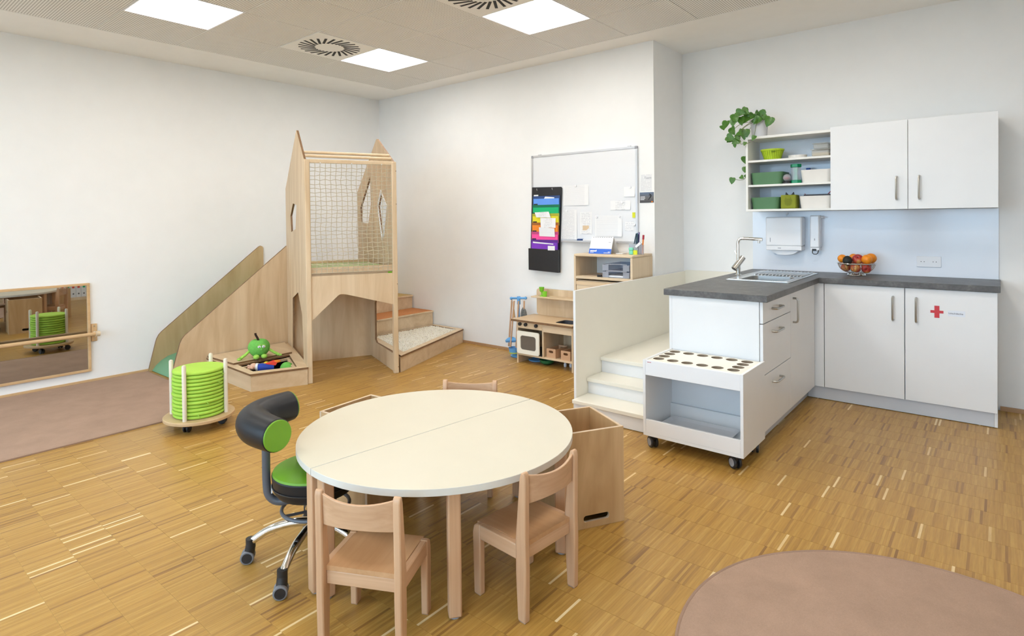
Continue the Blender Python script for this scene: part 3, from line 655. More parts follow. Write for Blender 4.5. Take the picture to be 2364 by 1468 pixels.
sheet(-2.468, -2.364, 1.640, 1.782, 'print_dense', 'printed team sheet on the wall beside the whiteboard', .002, YB-.001)
ts = bpy.data.objects['paper_sheet.007']; RM[ts.name] = Matrix.Translation(ts.location)
text('heading', 'Team', .030, Matrix.Translation((-2.40, YB-.0045, 1.752)) @ FACE_MY, 'ink_light', ts)
pc = tag(MB().box(-2.481, -2.345, YB-.003, YB-.0005, 1.532, 1.625).build('postcard', 'postcard'), 'dark blue postcard with a leaping figure below the team sheet', 'postcard')
for k, (s_, z) in enumerate((('• • • •', 1.585), ('▬▬▬▬', 1.573), ('▬▬▬', 1.561))):
    MB().box(-2.474, -2.474+(.044, .046, .038)[k], YB-.0035, YB-.003, z-.003, z+.002).build('caption', 'paper', pc)
MB().tube(smooth_path([(-2.397, YB-.004, 1.558), (-2.383, YB-.004, 1.575), (-2.372, YB-.004, 1.592), (-2.380, YB-.004, 1.606)]), [.003]*6+[.005]*6+[.006]*6+[.003], 6).ball((-2.386, YB-.004, 1.610), .004, n=8, k=6).tube([(-2.376, YB-.004, 1.60), (-2.392, YB-.004, 1.597)], .0025, 6).build('figure', 'gap_dark', pc)
MB().ball((-2.362, YB-.003, 1.540), .008, .001, .006, 10, 6).build('sunset', 'plush_orange', pc)
for x, z, l in ((-3.15, 1.715, 'timetable sheet'), (-3.255, 1.478, 'densely printed sheet'), (-2.915, 1.412, 'left corner of the landscape sheet'), (-2.675, 1.416, 'right corner of the landscape sheet'), (-2.565, 1.675, 'blank square sheet'), (-2.648, 1.540, 'wide low note'), (-2.525, 1.338, 'small printed note')):
    tag(MB().cyl((x, yb-.002, z), (x, yb-.011, z), .012, 14).build('magnet', 'white_plastic', bev=.002, seg=1), 'round white magnet holding the '+l, 'magnet', 'white magnets on the whiteboard')
tag(MB().box(-2.545, -2.518, yb-.006, yb-.001, 1.40, 1.448).build('sticky_note', 'note_yellow'), 'tiny yellow sticky note at the right whiteboard edge', 'note')
# hanging organizer
t = thing('hanging_organizer', 'black hanging pocket organizer with rainbow coloured files', 'organizer', (-3.5, YB-.03, .865))
mb = MB(); 
mb.prism([(-3.672, 1.722), (-3.700, 1.09), (-3.700, .88), (-3.336, .866), (-3.332, 1.09), (-3.302, 1.70), (-3.312, 1.712)], (0, YB-.034, 0), (1, 0, 0), (0, 0, 1), (0, .006, 0)).build('back_sheet', 'black_plastic', t)
cols = ['blue', 'green', 'yellow', 'orange', 'pink', 'purple']; tops = [1.629, 1.540, 1.452, 1.362, 1.270, 1.190, 1.098]
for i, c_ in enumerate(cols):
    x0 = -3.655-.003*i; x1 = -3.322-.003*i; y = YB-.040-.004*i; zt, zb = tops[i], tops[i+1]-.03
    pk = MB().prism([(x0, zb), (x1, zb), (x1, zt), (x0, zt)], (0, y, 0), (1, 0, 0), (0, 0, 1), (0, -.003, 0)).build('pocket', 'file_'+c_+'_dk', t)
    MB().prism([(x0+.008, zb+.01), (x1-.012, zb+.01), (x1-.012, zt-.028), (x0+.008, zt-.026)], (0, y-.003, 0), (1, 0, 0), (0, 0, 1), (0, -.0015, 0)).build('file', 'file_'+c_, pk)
    if i != 5: MB().box(x0+.012, x0+.060, y-.0065, y-.0046, tops[i+1]-.002, tops[i+1]+.012).build('index_tab', 'black_plastic', pk)
MB().prism([(-3.703, .880), (-3.336, .866), (-3.336, 1.092), (-3.703, 1.100)], (0, YB-.068, 0), (1, 0, 0), (0, 0, 1), (0, .03, 0)).build('bottom_pocket', 'black_plastic', t, bev=.002, seg=1)
for x in (-3.61, -3.42): MB().tube([(x, YB-.036, 1.705), (x+.003, YB-.042, 1.698), (x+.008, YB-.042, 1.690), (x+.006, YB-.037, 1.686)], .003, 6).build('hook', 'steel', t)
MB().box(-3.645, -3.59, YB-.041, YB-.038, 1.63, 1.643).build('name_strip', 'paper', t)
def loose(pts, y, mat, label):
    return tag(MB().prism(pts, (0, y, 0), (1, 0, 0), (0, 0, 1), (0, -.0015, 0)).build('loose_sheet', mat), label, 'paper', 'papers sticking out of the organizer')
loose([(-3.515, 1.60), (-3.39, 1.60), (-3.39, 1.612), (-3.50, 1.622)], YB-.0425, 'paper', 'white paper edge in the blue organizer pocket')
loose([(-3.60, 1.415), (-3.42, 1.41), (-3.445, 1.47), (-3.62, 1.465)], YB-.062, 'print_few', 'printed flyer bending out of the green and yellow pockets')
loose([(-3.545, 1.31), (-3.365, 1.31), (-3.362, 1.405), (-3.55, 1.41)], YB-.061, 'print_few', 'white sheet standing in the yellow organizer pocket')
loose([(-3.56, 1.225), (-3.37, 1.22), (-3.375, 1.305), (-3.565, 1.315)], YB-.0655, 'print_table', 'folded white sheets standing in the orange organizer pocket')
loose([(-3.64, 1.155), (-3.39, 1.143), (-3.39, 1.152), (-3.645, 1.170)], YB-.0665, 'paper', 'narrow white slip across the purple pocket')
loose([(-3.455, 1.085), (-3.37, 1.085), (-3.37, 1.130), (-3.455, 1.130)], YB-.0690, 'paper', 'small white label card on the purple pocket')
# wooden cabinet
t = thing('wooden_cabinet', 'pale wooden cabinet with open shelf below the whiteboard', 'cabinet', (-2.65, 4.64, 0))
x0, x1, y0, y1 = -2.945, -2.362, 4.452, 4.826
MB().box(x0, x1, y0, y1, 1.060, 1.082).build('top', 'maple_x', t, bev=.006)
MB().box(x0, x0+.019, y0+.002, y1, 0, 1.060).build('side', 'maple', t); MB().box(x1-.019, x1, y0+.002, y1, 0, 1.060).build('side', 'maple', t)
MB().box(x0+.019, x1-.019, y1-.008, y1, .03, 1.06).build('back', 'laminate_white', t)
MB().box(x0+.019, x1-.019, y0+.004, y1-.008, .862, .884).build('shelf', 'maple_x', t)
for k in range(3):
    z1_ = .838-k*.27; dr = MB().box(x0+.022, x1-.022, y0+.006, y0+.024, z1_-.25, z1_).build('drawer', 'maple_x', t, bev=.002, seg=1)
    MB().box(x0+.022, x1-.022, y0+.001, y0+.006, z1_-.03, z1_).build('finger_rail', 'pine_x', dr)
MB().box(x0+.019, x1-.019, y0+.03, y1-.01, .02, .845).build('carcass', 'maple', t)
def tray(z, label, mat='smoke_plastic'):
    t = thing('letter_tray', label, 'letter tray', (-2.53, 4.64, z), 0, 'letter trays in the cabinet shelf')
    MB().box(-2.66, -2.40, 4.47, 4.80, z, z+.003).build('base', mat, t)
    MB().box(-2.66, -2.657, 4.47, 4.80, z+.003, z+.055).box(-2.403, -2.40, 4.47, 4.80, z+.003, z+.055).box(-2.657, -2.403, 4.797, 4.80, z+.003, z+.055).box(-2.657, -2.60, 4.47, 4.473, z+.003, z+.05).box(-2.46, -2.403, 4.47, 4.473, z+.003, z+.05).build('walls', mat, t)
    MB().tube([(-2.62, 4.464, z+.055), (-2.56, 4.460, z+.058), (-2.46, 4.460, z+.058), (-2.42, 4.466, z+.055)], .003, 6).build('rim', 'clear_plastic', t)
tray(.8845, 'lower smoky letter tray in the wooden cabinet shelf'); tray(.945, 'upper smoky letter tray stacked in the wooden cabinet shelf')
tag(MB().box(-2.64, -2.43, 4.485, 4.78, .889, .902).build('paper_stack', 'paper'), 'stack of paper in the lower letter tray', 'paper')
tag(MB().box(-2.89, -2.67, 4.50, 4.78, .8845, .888).build('document', 'ply_edge'), 'flat brownish document lying left on the cabinet shelf', 'paper')
t = thing('stapler', 'small black stapler in front of the letter trays', 'stapler', (-2.70, 4.48, .8845))
MB().box(-2.71, -2.665, 4.462, 4.48, .8845, .890).build('base', 'black_plastic', t); MB().box(-2.712, -2.668, 4.460, 4.482, .892, .905).build('arm', 'black_plastic', t, bev=.003, seg=1)
# desk calendar
t = thing('desk_calendar', 'white tent desk calendar with blue strip on the wooden cabinet', 'calendar', (-2.74, 4.58, 1.082))
A = Vector((-2.845, 4.545, 1.083)); w_ = Vector((.225, 0, 0)); up = Vector((0, .055, .150))
cf = MB().add([A, A+w_, A+w_+up, A+up, A+Vector((0, .003, 0)), A+w_+Vector((0, .003, 0)), A+w_+up+Vector((0, .003, 0)), A+up+Vector((0, .003, 0))], [(0, 1, 2, 3), (7, 6, 5, 4), (0, 4, 5, 1), (1, 5, 6, 2), (2, 6, 7, 3), (3, 7, 4, 0)]).build('front_leaf', 'paper', t)
nrm = w_.cross(up).normalized()
def onleaf(a0, a1, b0, b1, mat, nm):
    q = [A+w_*a0+up*b0, A+w_*a1+up*b0, A+w_*a1+up*b1, A+w_*a0+up*b1]; q = [p+nrm*.0006 for p in q]; MB().add(q+[p+nrm*.0005 for p in q], [(4, 5, 6, 7), (0, 1, 5, 4), (1, 2, 6, 5), (2, 3, 7, 6), (3, 0, 4, 7)]).build(nm, mat, cf)
onleaf(.0, 1, .0, .29, 'calendar_blue', 'blue_strip')
A = A+nrm*.0006
onleaf(.05, .34, .12, .19, 'paper', 'wordmark'); onleaf(.05, .22, .06, .085, 'paper', 'wordmark_line'); onleaf(.86, .96, .10, .125, 'paper', 'small_print'); onleaf(.68, .95, .045, .07, 'paper', 'small_print'); onleaf(.31, .345, .15, .22, 'paper', 'crest'); onleaf(.82, .93, .66, .69, 'ink_light', 'date')
for k in range(9): onleaf(.08+.1*k, .13+.1*k, .955, .975, 'dark_grey', 'binding_wire')
MB().add([(-2.845, 4.70, 1.083), (-2.62, 4.70, 1.083), (-2.62, 4.603, 1.232), (-2.845, 4.603, 1.232), (-2.845, 4.697, 1.083), (-2.62, 4.697, 1.083), (-2.62, 4.60, 1.232), (-2.845, 4.60, 1.232)], [(0, 3, 2, 1), (4, 5, 6, 7), (0, 1, 5, 4), (1, 2, 6, 5), (2, 3, 7, 6), (3, 0, 4, 7)]).build('rear_leaf', 'paper', t)
tag(MB().box(-2.60, -2.54, 4.60, 4.68, 1.0825, 1.088).build('note_pad', 'paper'), 'small white note pad right of the desk calendar', 'note pad')
# pen holder
t = thing('pen_holder', 'clear plastic pen holder at the cabinet corner', 'pen holder', (-2.44, 4.64, 1.082))
MB().box(-2.470, -2.385, 4.60, 4.603, 1.083, 1.175).box(-2.470, -2.467, 4.60, 4.70, 1.083, 1.175).box(-2.388, -2.385, 4.60, 4.70, 1.083, 1.175).box(-2.470, -2.385, 4.697, 4.70, 1.083, 1.175).box(-2.470, -2.385, 4.60, 4.70, 1.083, 1.086).build('cup', 'clear_plastic', t)
MB().cyl((-2.368, 4.65, 1.083), (-2.368, 4.65, 1.165), .0005+.012, 12).build('tube', 'clear_plastic', t)
tag(MB().box(-2.462, -2.426, 4.580, 4.598, 1.0825, 1.118).box(-2.464, -2.424, 4.579, 4.599, 1.118, 1.142).build('correction_roller', 'mint', bev=.004, seg=1), 'mint and teal roller standing before the pen holder', 'stationery')
tag(MB().box(-2.425, -2.390, 4.590, 4.599, 1.0825, 1.120).build('card', 'note_yellow'), 'pale card leaning on the pen holder', 'card')
for k, (x, y, dx, dy, L, mt_, l) in enumerate(((-2.455, 4.63, .03, .02, .175, 'pen_dark', 'dark pen leftmost in the pen holder'), (-2.445, 4.66, .025, .0, .18, 'pen_blue', 'petrol blue pen in the pen holder'), (-2.43, 4.64, .02, .01, .165, 'pen_dark', 'black pen in the middle of the pen holder'), (-2.415, 4.66, .012, .0, .185, 'pen_purple', 'purple pen in the pen holder'), (-2.405, 4.63, .0, .01, .17, 'pen_dark', 'black pen rightmost in the pen holder cup'))):
    tag(MB().cyl((x, y, 1.088), (x+dx, y+dy, 1.088+L), .0055, 8).build('pen', mt_), l, 'pen', 'pens in the pen holder')
t = thing('marker', 'orange marker with dark red cap in the clear tube', 'marker', (-2.368, 4.65, 1.09))
MB().cyl((-2.370, 4.65, 1.09), (-2.360, 4.65, 1.215), .006, 10).build('barrel', 'plush_orange', t); MB().cyl((-2.360, 4.65, 1.212), (-2.357, 4.65, 1.25), .0085, 10).build('cap', 'pen_red', t)
tag(MB().prism([(-2.405, 1.155), (-2.395, 1.140), (-2.350, 1.175), (-2.360, 1.195)], (0, 4.592, 0), (1, 0, 0), (0, 0, 1), (0, -.006, 0)).build('eraser_stick', 'white_plastic'), 'white eraser stick leaning across the pen holder', 'eraser')
# ================================================================== TOY KITCHEN
t = thing('toy_kitchen', 'small birch plywood toy kitchen with oven against the back wall', 'toy kitchen', (-3.3, 4.62, 0))
kx0, kx1, ky0, ky1 = -3.618, -2.965, 4.452, 4.80
for x, nm in ((kx0, 'side'), (-3.312, 'divider'), (kx1-.016, 'side')):
    MB().box(x, x+.016, ky0+.004, ky1, 0 if nm == 'side' else .09, .408).build(nm, 'birch', t)
MB().pz([(kx0-.045, ky0-.03), (kx1+.012, ky0-.03), (kx1+.012, ky1), (kx0-.045, ky1)], .408, .428, [rrect(-3.20, -3.00, 4.50, 4.68, .03)], 0, 1).build('counter', ['pine_x', 'edge_brown'], t)
sk = MB(); sk.pz(rrect(-3.20, -3.00, 4.50, 4.68, .03), .325, .330); sk.prism(rrect(-3.20, -3.00, 4.50, 4.68, .03), (0, 0, .33), (1, 0, 0), (0, 1, 0), (0, 0, .097), [rrect(-3.196, -3.004, 4.504, 4.676, .03)]); sk.build('basin', 'dark_grey', t)
MB().box(kx0+.016, kx1-.016, ky0+.006, ky1, .080, .096).build('base_shelf', 'birch_h', t)
MB().box(kx0+.016, kx1-.016, ky1-.01, ky1, .096, .408).build('back', 'birch', t)
cp = MB().box(kx0+.016, -3.312, ky0+.002, ky0+.014, .345, .408).build('control_panel', 'pine_x', t)
for x in (-3.570, -3.500, -3.375): MB().cyl((x, ky0+.003, .384), (x, ky0-.02, .384), .017, 14).build('knob', 'black_plastic', cp, bev=.004)
MB().box(-3.296, kx1-.016, ky0+.002, ky0+.014, .335, .408).build('apron', 'birch_h', t)
dx0, dx1, dz0, dz1 = -3.608, -3.338, .100, .318
od = MB().prism(rrect(dx0, dx1, dz0, dz1, .02), (0, ky0-.012, 0), (1, 0, 0), (0, 0, 1), (0, .014, 0), [rrect(dx0+.045, dx1-.04, dz0+.04, dz1-.042, .025)]).build('oven_door', 'cream_laminate', t, bev=.003, seg=1)
MB().prism(rrect(dx0+.043, dx1-.038, dz0+.038, dz1-.04, .025), (0, ky0-.004, 0), (1, 0, 0), (0, 0, 1), (0, .003, 0)).build('oven_window', 'oven_glass', od)
MB().box(kx0+.016, -3.312, ky0+.012, ky1-.011, .097, .101).build('oven_floor', 'gap_dark', t)
MB().prism(rrect(-3.622, kx1, .428, .695, .03), (0, 4.788, 0), (1, 0, 0), (0, 0, 1), (0, .014, 0)).build('backboard', 'birch', t)
MB().box(-3.60, kx1, 4.66, 4.788, .616, .630).build('upper_shelf', ['pine_x'], t, bev=.003, seg=1)
t = thing('toy_goblet', 'lime green toy goblet on the toy kitchen shelf', 'toy goblet', (-3.50, 4.71, .63))
MB().lathe([(.020, 0), (.020, .004), (.005, .010), (.005, .036), (.020, .050), (.027, .09), (.025, .09), (.018, .052), (.001, .046)], 20, (-3.50, 4.71, .6305)).build('bowl', 'toy_cup_green', t, smooth=True)
t = thing('toy_cup', 'small lime green toy cup beside the goblet', 'toy cup', (-3.455, 4.70, .63))
MB().lathe([(.021, 0), (.024, .05), (.022, .05), (.019, .004), (.001, .004)], 20, (-3.455, 4.70, .6305)).build('cup', 'toy_cup_green', t, smooth=True)
def crate(x, y, label):
    t = thing('toy_crate', label, 'crate', (x, y, .096), 0, 'small wooden crates in the toy kitchen')
    w2, d2, h = .052, .10, .085; z = .0965
    for yy in (y-d2, y+d2-.008): MB().prism([(x-w2, z), (x+w2, z), (x+w2, z+h), (x-w2, z+h)], (0, yy, 0), (1, 0, 0), (0, 0, 1), (0, .008, 0), [rrect(x-.025, x+.025, z+.045, z+.068, .011)]).build('end_board', 'beech_x', t)
    for xx in (x-w2, x+w2-.007): MB().box(xx, xx+.007, y-d2+.008, y+d2-.008, z, z+h-.004).build('side_board', 'beech_y', t)
    MB().box(x-w2+.007, x+w2-.007, y-d2+.008, y+d2-.008, z, z+.005).build('bottom', 'beech_y', t)
crate(-3.225, 4.575, 'small wooden crate left in the toy kitchen'); crate(-3.06, 4.575, 'small wooden crate right, half hidden by the partition')
t = thing('toy_bowl', 'dark green toy bowl on the floor under the toy kitchen', 'bowl', (-3.36, 4.56, 0))
MB().lathe([(.03, .001), (.065, .022), (.074, .05), (.071, .05), (.06, .024), (.001, .006)], 24, (-3.34, 4.57, 0)).build('bowl', 'toy_bowl_green', t, smooth=True)
for k, (x, y) in enumerate(((-3.15, 4.60), (-3.10, 4.62))):
    tag(MB().lathe([(.012, 0), (.016, .02), (.010, .035), (.014, .045)], 12, (x, y, 0)).build('toy_bottle_cap', 'white_plastic', smooth=True), ('small white toy piece on the floor under the toy kitchen, left one', 'small white toy piece on the floor under the toy kitchen, right one')[k], 'toy')
# toy cleaning set
t = thing('toy_cleaning_set', 'light blue toy cleaning stand with broom and mop beside the toy kitchen', 'toy set', (-3.745, 4.66, 0))
bxp, byp = -3.770, 4.68
MB().lathe([(.085, 0), (.09, .008), (.075, .02), (.03, .03), (.02, .04)], 24, (bxp, byp, 0)).build('base', 'toy_blue', t, smooth=True)
MB().cyl((bxp, byp, .03), (bxp, byp, .60), .009, 10).build('pole', 'toy_blue', t, smooth=True)
MB().cyl((bxp-.09, byp-.01, .585), (bxp+.09, byp+.0, .60), .011, 10).cyl((bxp-.06, byp-.05, .595), (bxp+.06, byp+.05, .59), .010, 10).cyl((bxp, byp, .53), (bxp, byp, .61), .018, 12).ball((bxp-.09, byp-.01, .585), .016, n=10, k=8).ball((bxp+.09, byp, .60), .016, n=10, k=8).build('holder', 'toy_blue', t, smooth=True)
for a, b_ in (((-.075, -.02), (-.09, -.06)), ((-.02, -.05), (-.05, -.08)), ((.03, -.04), (.015, -.07)), ((.07, .0), (.06, .0))):
    MB().cyl((bxp+a[0], byp+a[1], .57), (bxp+b_[0], byp+b_[1], .10), .0085, 10).build('broom_handle', 'beech', t, smooth=True)
MB().prism([(-.035, .40), (-.005, .40), (-.03, .56)], (bxp, byp-.06, 0), (1, 0, 0), (0, 0, 1), (0, .01, 0)).build('dust_board', 'ply_box', t)
mb = MB(); random.seed(5)
for k in range(46):
    a = random.random()*2*PI; r_ = random.uniform(.008, .036)
    mb.tube(smooth_path([(bxp+.060, byp, .505), (bxp+.060+r_*.7*math.cos(a), byp+r_*.7*math.sin(a), .47), (bxp+.060+r_*math.cos(a), byp+r_*math.sin(a), random.uniform(.39, .43))], 3), .004, 5)
mb.build('mop_head', 'mop_grey', t)
MB().lathe([(.05, .055), (.058, .10), (.056, .10), (.048, .058), (.001, .058)], 20, (bxp-.01, byp-.07, 0)).build('bucket', 'toy_blue', t, smooth=True)
MB().lathe([(.052, .045), (.054, .055), (.02, .055)], 20, (bxp-.01, byp-.07, 0)).build('bucket_ring', 'toy_lime', t, smooth=True)
MB().prism(arc(0, 0, .07, 0, PI, 10), (bxp-.05, byp-.08, .165), (1, 0, .15), (0, .3, .5), (0, .012, -.02)).build('dustpan', 'toy_blue', t)
tag(MB().lathe([(.085, 0), (.09, .01), (.086, .012), (.08, .004), (.001, .004)], 24, (-3.525, 4.66, 0)).build('toy_tray', 'toy_blue', smooth=True), 'light blue round toy tray on the floor under the toy oven', 'toy tray')
# ================================================================== PARTITION AND WHITE STEPS
tag(MB().prism([(3.52, 0), (YC-.002, 0), (YC-.002, .885), (3.52, .885)], (-2.338, 0, 0), (0, 1, 0), (0, 0, 1), (.02, 0, 0), (), 0, 1).build('partition_panel', ['cream_laminate', 'laminate_white'], bev=.001, seg=1), 'waist high cream partition panel beside the white steps', 'partition')
tag(MB().box(-2.318, -1.70, YC-.020, YC-.001, .352, .893).build('wall_panel', 'cream_laminate'), 'low cream cladding panel on the wall behind the step platform', 'panel')
t = thing('white_steps', 'cream white steps leading up beside the kitchen peninsula', 'steps', (-2.0, 4.4, 0))
for k, (y, z) in enumerate(((3.462, .122), (3.657, .236), (3.853, .352))):
    yn = (3.677, 3.873, YC-.021)[k]
    MB().box(-2.317, -1.703, y, yn, z-.026, z).build('tread' if k < 2 else 'platform', 'cream_laminate', t, bev=.002, seg=1)
    MB().box(-2.317, -1.703, y+.02, y+.036, .004 if k == 0 else z-.145, z-.026).build('riser', 'laminate_white', t)
# ================================================================== KITCHEN
px0, px1, py0 = -1.672, -1.085, 3.662      # peninsula body
t = thing('drawer_cabinet', 'white drawer unit at the end of the kitchen peninsula', 'cabinet', (-1.38, 3.97, 0))
MB().box(px0, px1-.034, py0, 4.268, .10, .889).build('carcass', 'laminate_white', t)
MB().box(px0+.017, px1-.0205, py0-.003, py0, .10, .889).build('end_panel', 'laminate_white', t)
MB().box(px1-.034, px1-.0205, py0, py0+.016, .10, .889).build('end_filler', 'laminate_white', t)
MB().box(px0-.002, px0+.016, py0-.003, py0, .10, .889).build('edge_strip', 'laminate_white', t)
for z0, z1 in ((.757, .886), (.446, .752), (.100, .441)):
    d = MB().box(px1-.019, px1, py0+.004, 4.265, z0, z1).build('drawer', 'laminate_white', t, bev=.001, seg=1)
    zh = z1-.058 if z1 > .8 else z1-.065
    handle(d, (px1, 3.845, zh), (px1, 4.005, zh), (.032, 0, 0))
t = thing('sink_cabinet', 'white sink cabinet of the peninsula with upright handle', 'cabinet', (-1.38, 4.6, 0))
MB().box(px0, px0+.018, 4.270, 4.945, .10, .889).box(px0+.018, px1-.021, 4.270, 4.288, .10, .889).box(px0+.018, px1-.021, 4.927, 4.945, .10, .889).box(px0+.018, px1-.021, 4.288, 4.927, .10, .118).build('carcass', 'laminate_white', t)
d = MB().box(px1-.019, px1, 4.269, 4.93, .100, .886).build('door', 'laminate_white', t, bev=.001, seg=1)
handle(d, (px1, 4.33, .675), (px1, 4.33, .838), (.032, 0, 0))
fy = 4.952
t = thing('corner_cabinet', 'white corner base cabinet behind the peninsula with narrow filler strip', 'cabinet', (-1.36, 5.2, 0))
MB().box(px0, -1.022, fy+.032, YC-.002, .10, .889).build('carcass', 'laminate_white', t)
MB().box(px1-.018, -1.024, fy, fy+.018, .100, .886).build('filler', 'laminate_white', t)
def base(x0, x1, hx, label):
    t = thing('base_cabinet', label, 'cabinet', ((x0+x1)/2, 5.2, 0))
    MB().box(x0, x1, fy+.032, YC-.002, .10, .889).build('carcass', 'laminate_white', t)
    d = MB().box(x0+.0015, x1-.0015, fy, fy+.018, .100, .886).build('door', 'laminate_white', t, bev=.001, seg=1)
    handle(d, (hx, fy, .655), (hx, fy, .820), (0, -.032, 0)); return t, d
base(-1.021, -.515, -.583, 'plain white base cabinet between the corner and the red cross door')
t, d = base(-.513, -.012, -.447, 'white base cabinet with a red cross sticker')
cz, cx = .735, -.331
MB().box(cx-.014, cx+.014, fy-.0012, fy, cz-.041, cz+.041).box(cx-.036, cx-.014, fy-.0012, fy, cz-.009, cz+.009).box(cx+.014, cx+.036, fy-.0012, fy, cz-.009, cz+.009).build('red_cross', 'red_cross', d)
lb = MB().box(-.272, -.178, fy-.0012, fy, .712, .750).build('name_label', 'laminate_gloss', d)
text('lettering', 'Löschdecke', .0165, Matrix.Translation((-.228, fy-.0018, .731)) @ FACE_MY, 'ink', d)
t = thing('kitchen_plinth', 'grey plinth strip under the kitchen base cabinets', 'plinth', (-.9, 4.9, 0))
MB().box(px1-.055, -.03, fy+.02, fy+.036, .004, .099).build('long_board', 'plinth_grey', t); MB().box(px1-.075, px1-.059, 3.70, fy+.036, .004, .099).build('side_board', 'plinth_grey', t)
MB().box(-.029, -.012, fy+.019, YC-.003, .004, .099).build('end_board', 'laminate_white', t); MB().box(px0+.01, px1-.06, py0+.03, py0+.046, .004, .099).build('front_board', 'laminate_white', t)
MB().box(px0, px0+.016, py0+.0, YC-.02, .004, .099).build('rear_board', 'laminate_white', t)
wt = MB().pz([(-1.703, 3.637), (-1.052, 3.637), (-1.052, 4.930), (.002, 4.930), (.002, YC-.001), (-1.703, YC-.001)], .8895, .930, [rrect(-1.50, -1.17, 4.455, 4.82, .05)])
tag(wt.build('worktop', 'slate', bev=.002, seg=1), 'L shaped dark slate worktop with sink cut-out', 'worktop')
# sink
t = thing('sink', 'stainless steel inset sink with ribbed drainer in the worktop', 'sink', (-1.35, 4.83, .93))
sx0, sx1, sy0, sy1 = -1.572, -1.128, 4.405, 5.272
MB().pz(rrect(sx0, sx1, sy0, sy1, .012), .9305, .9345, [rrect(-1.49, -1.18, 4.465, 4.81, .05)]).build('flange', 'steel', t, bev=.001, seg=1)
mb = MB(); mb.prism(rrect(-1.495, -1.175, 4.46, 4.815, .05), (0, 0, .80), (1, 0, 0), (0, 1, 0), (0, 0, .132), [rrect(-1.490, -1.180, 4.465, 4.81, .05)]); mb.pz(rrect(-1.495, -1.175, 4.46, 4.815, .05), .797, .80); mb.build('basin', 'steel', t, smooth=True)
MB().lathe([(.036, 0), (.036, .003), (.03, .003), (.028, .001)], 20, (-1.335, 4.64, .8005)).build('drain', 'chrome', t)
for k in range(14):
    x = -1.50+k*.026; MB().tube([(x, 4.87, .9385), (x, 4.88, .9400), (x, 5.215, .9400), (x, 5.225, .9385)], [.003, .0055, .0055, .003], 8).build('rib', 'steel', t, smooth=True)
MB().tube([(sx0+.02, sy0+.02, .9345), (sx1-.02, sy0+.02, .9345), (sx1-.02, sy1-.02, .9345), (sx0+.02, sy1-.02, .9345)], .003, 6, closed=True).build('bead', 'steel', t, smooth=True)
for k in range(4): MB().cyl((-1.36+k*.017, 4.808, .895), (-1.36+k*.017, 4.812, .895), .005, 8).build('overflow_hole', 'gap_dark', t)
# tap
t = thing('kitchen_tap', 'chrome kitchen tap with tall swivel spout behind the sink', 'tap', (-1.60, 4.77, .93))
fx, fyy = -1.598, 4.77
MB().lathe([(.026, 0), (.026, .006), (.017, .012), (.017, .09)], 20, (fx, fyy, .9302)).build('base', 'chrome', t, smooth=True)
MB().cyl((fx-.022, fyy-.035, .985), (fx+.026, fyy+.035, 1.075), .023, 20).build('cartridge', 'chrome', t, smooth=True)
MB().tube(smooth_path([(fx, fyy, 1.04), (fx, fyy, 1.15), (fx, fyy, 1.195), (fx+.012, fyy, 1.219), (fx+.04, fyy, 1.226), (fx+.10, fyy, 1.224), (fx+.185, fyy, 1.219)]), [.0115]*24+[.0125]*12+[.013], 14).build('spout', 'chrome', t, smooth=True)
MB().cyl((fx+.160, fyy, 1.190), (fx+.160, fyy, 1.215), .009, 12).build('aerator', 'steel', t, smooth=True)
MB().cyl((fx-.002, fyy+.02, 1.07), (fx-.036, fyy+.03, 1.125), .0035, 8).build('lever', 'chrome', t, smooth=True)
# splashback and wall things
tag(MB().box(-1.692, -.008, YC-.012, YC-.001, .931, 1.438).build('splashback', 'laminate_gloss'), 'glossy bluish white splashback panel above the worktop', 'splashback')
t = thing('towel_dispenser', 'white paper towel dispenser on the splashback', 'dispenser', (-1.40, 5.4, 1.1))
MB().box(-1.548, -1.262, 5.315, YC-.012, 1.145, 1.392).build('cover', 'dispenser_white', t, bev=.012, seg=3)
MB().box(-1.545, -1.264, 5.318, YC-.012, 1.110, 1.146).build('skirt', 'white_plastic', t, bev=.004)
MB().prism([(-1.52, 1.115)]+[(-1.405-.105*math.cos(PI*k/12), 1.112-.042*math.sin(PI*k/12)) for k in range(13)]+[(-1.29, 1.115)], (0, 5.345, 0), (1, 0, 0), (0, 0, 1), (0, .05, 0)).build('chute', 'white_plastic', t)
MB().box(-1.512, -1.507, 5.3135, 5.316, 1.18, 1.215).build('lock_slot', 'hub_grey', t)
MB().box(-1.45, -1.425, 5.3165, 5.319, 1.125, 1.131).build('brand_mark', 'hub_grey', t)
t = thing('adhesive_hook', 'tiny white hook above the towel dispenser', 'hook', (-1.41, 5.42, 1.41))
MB().cyl((-1.405, YC-.012, 1.420), (-1.405, YC-.022, 1.420), .010, 12).build('pad', 'white_plastic', t); MB().tube([(-1.405, YC-.02, 1.418), (-1.405, YC-.03, 1.405), (-1.405, YC-.024, 1.399)], .003, 6).build('prong', 'white_plastic', t)
t = thing('soap_dispenser', 'narrow white soap dispenser with black lever on the splashback', 'dispenser', (-1.17, 5.4, 1.11))
MB().box(-1.208, -1.136, 5.345, YC-.012, 1.135, 1.402).build('body', 'dispenser_white', t, bev=.010, seg=3)
MB().box(-1.205, -1.139, 5.352, YC-.012, 1.110, 1.136).build('foot', 'white_plastic', t, bev=.003)
MB().tube([(-1.188, 5.347, 1.125), (-1.186, 5.335, 1.092), (-1.176, 5.332, 1.084), (-1.156, 5.332, 1.084), (-1.146, 5.335, 1.092), (-1.143, 5.347, 1.115)], .0035, 8).build('lever', 'black_plastic', t, smooth=True)
MB().box(-1.188, -1.160, 5.340, 5.350, 1.110, 1.126).build('nozzle', 'black_plastic', t, bev=.003, seg=1)
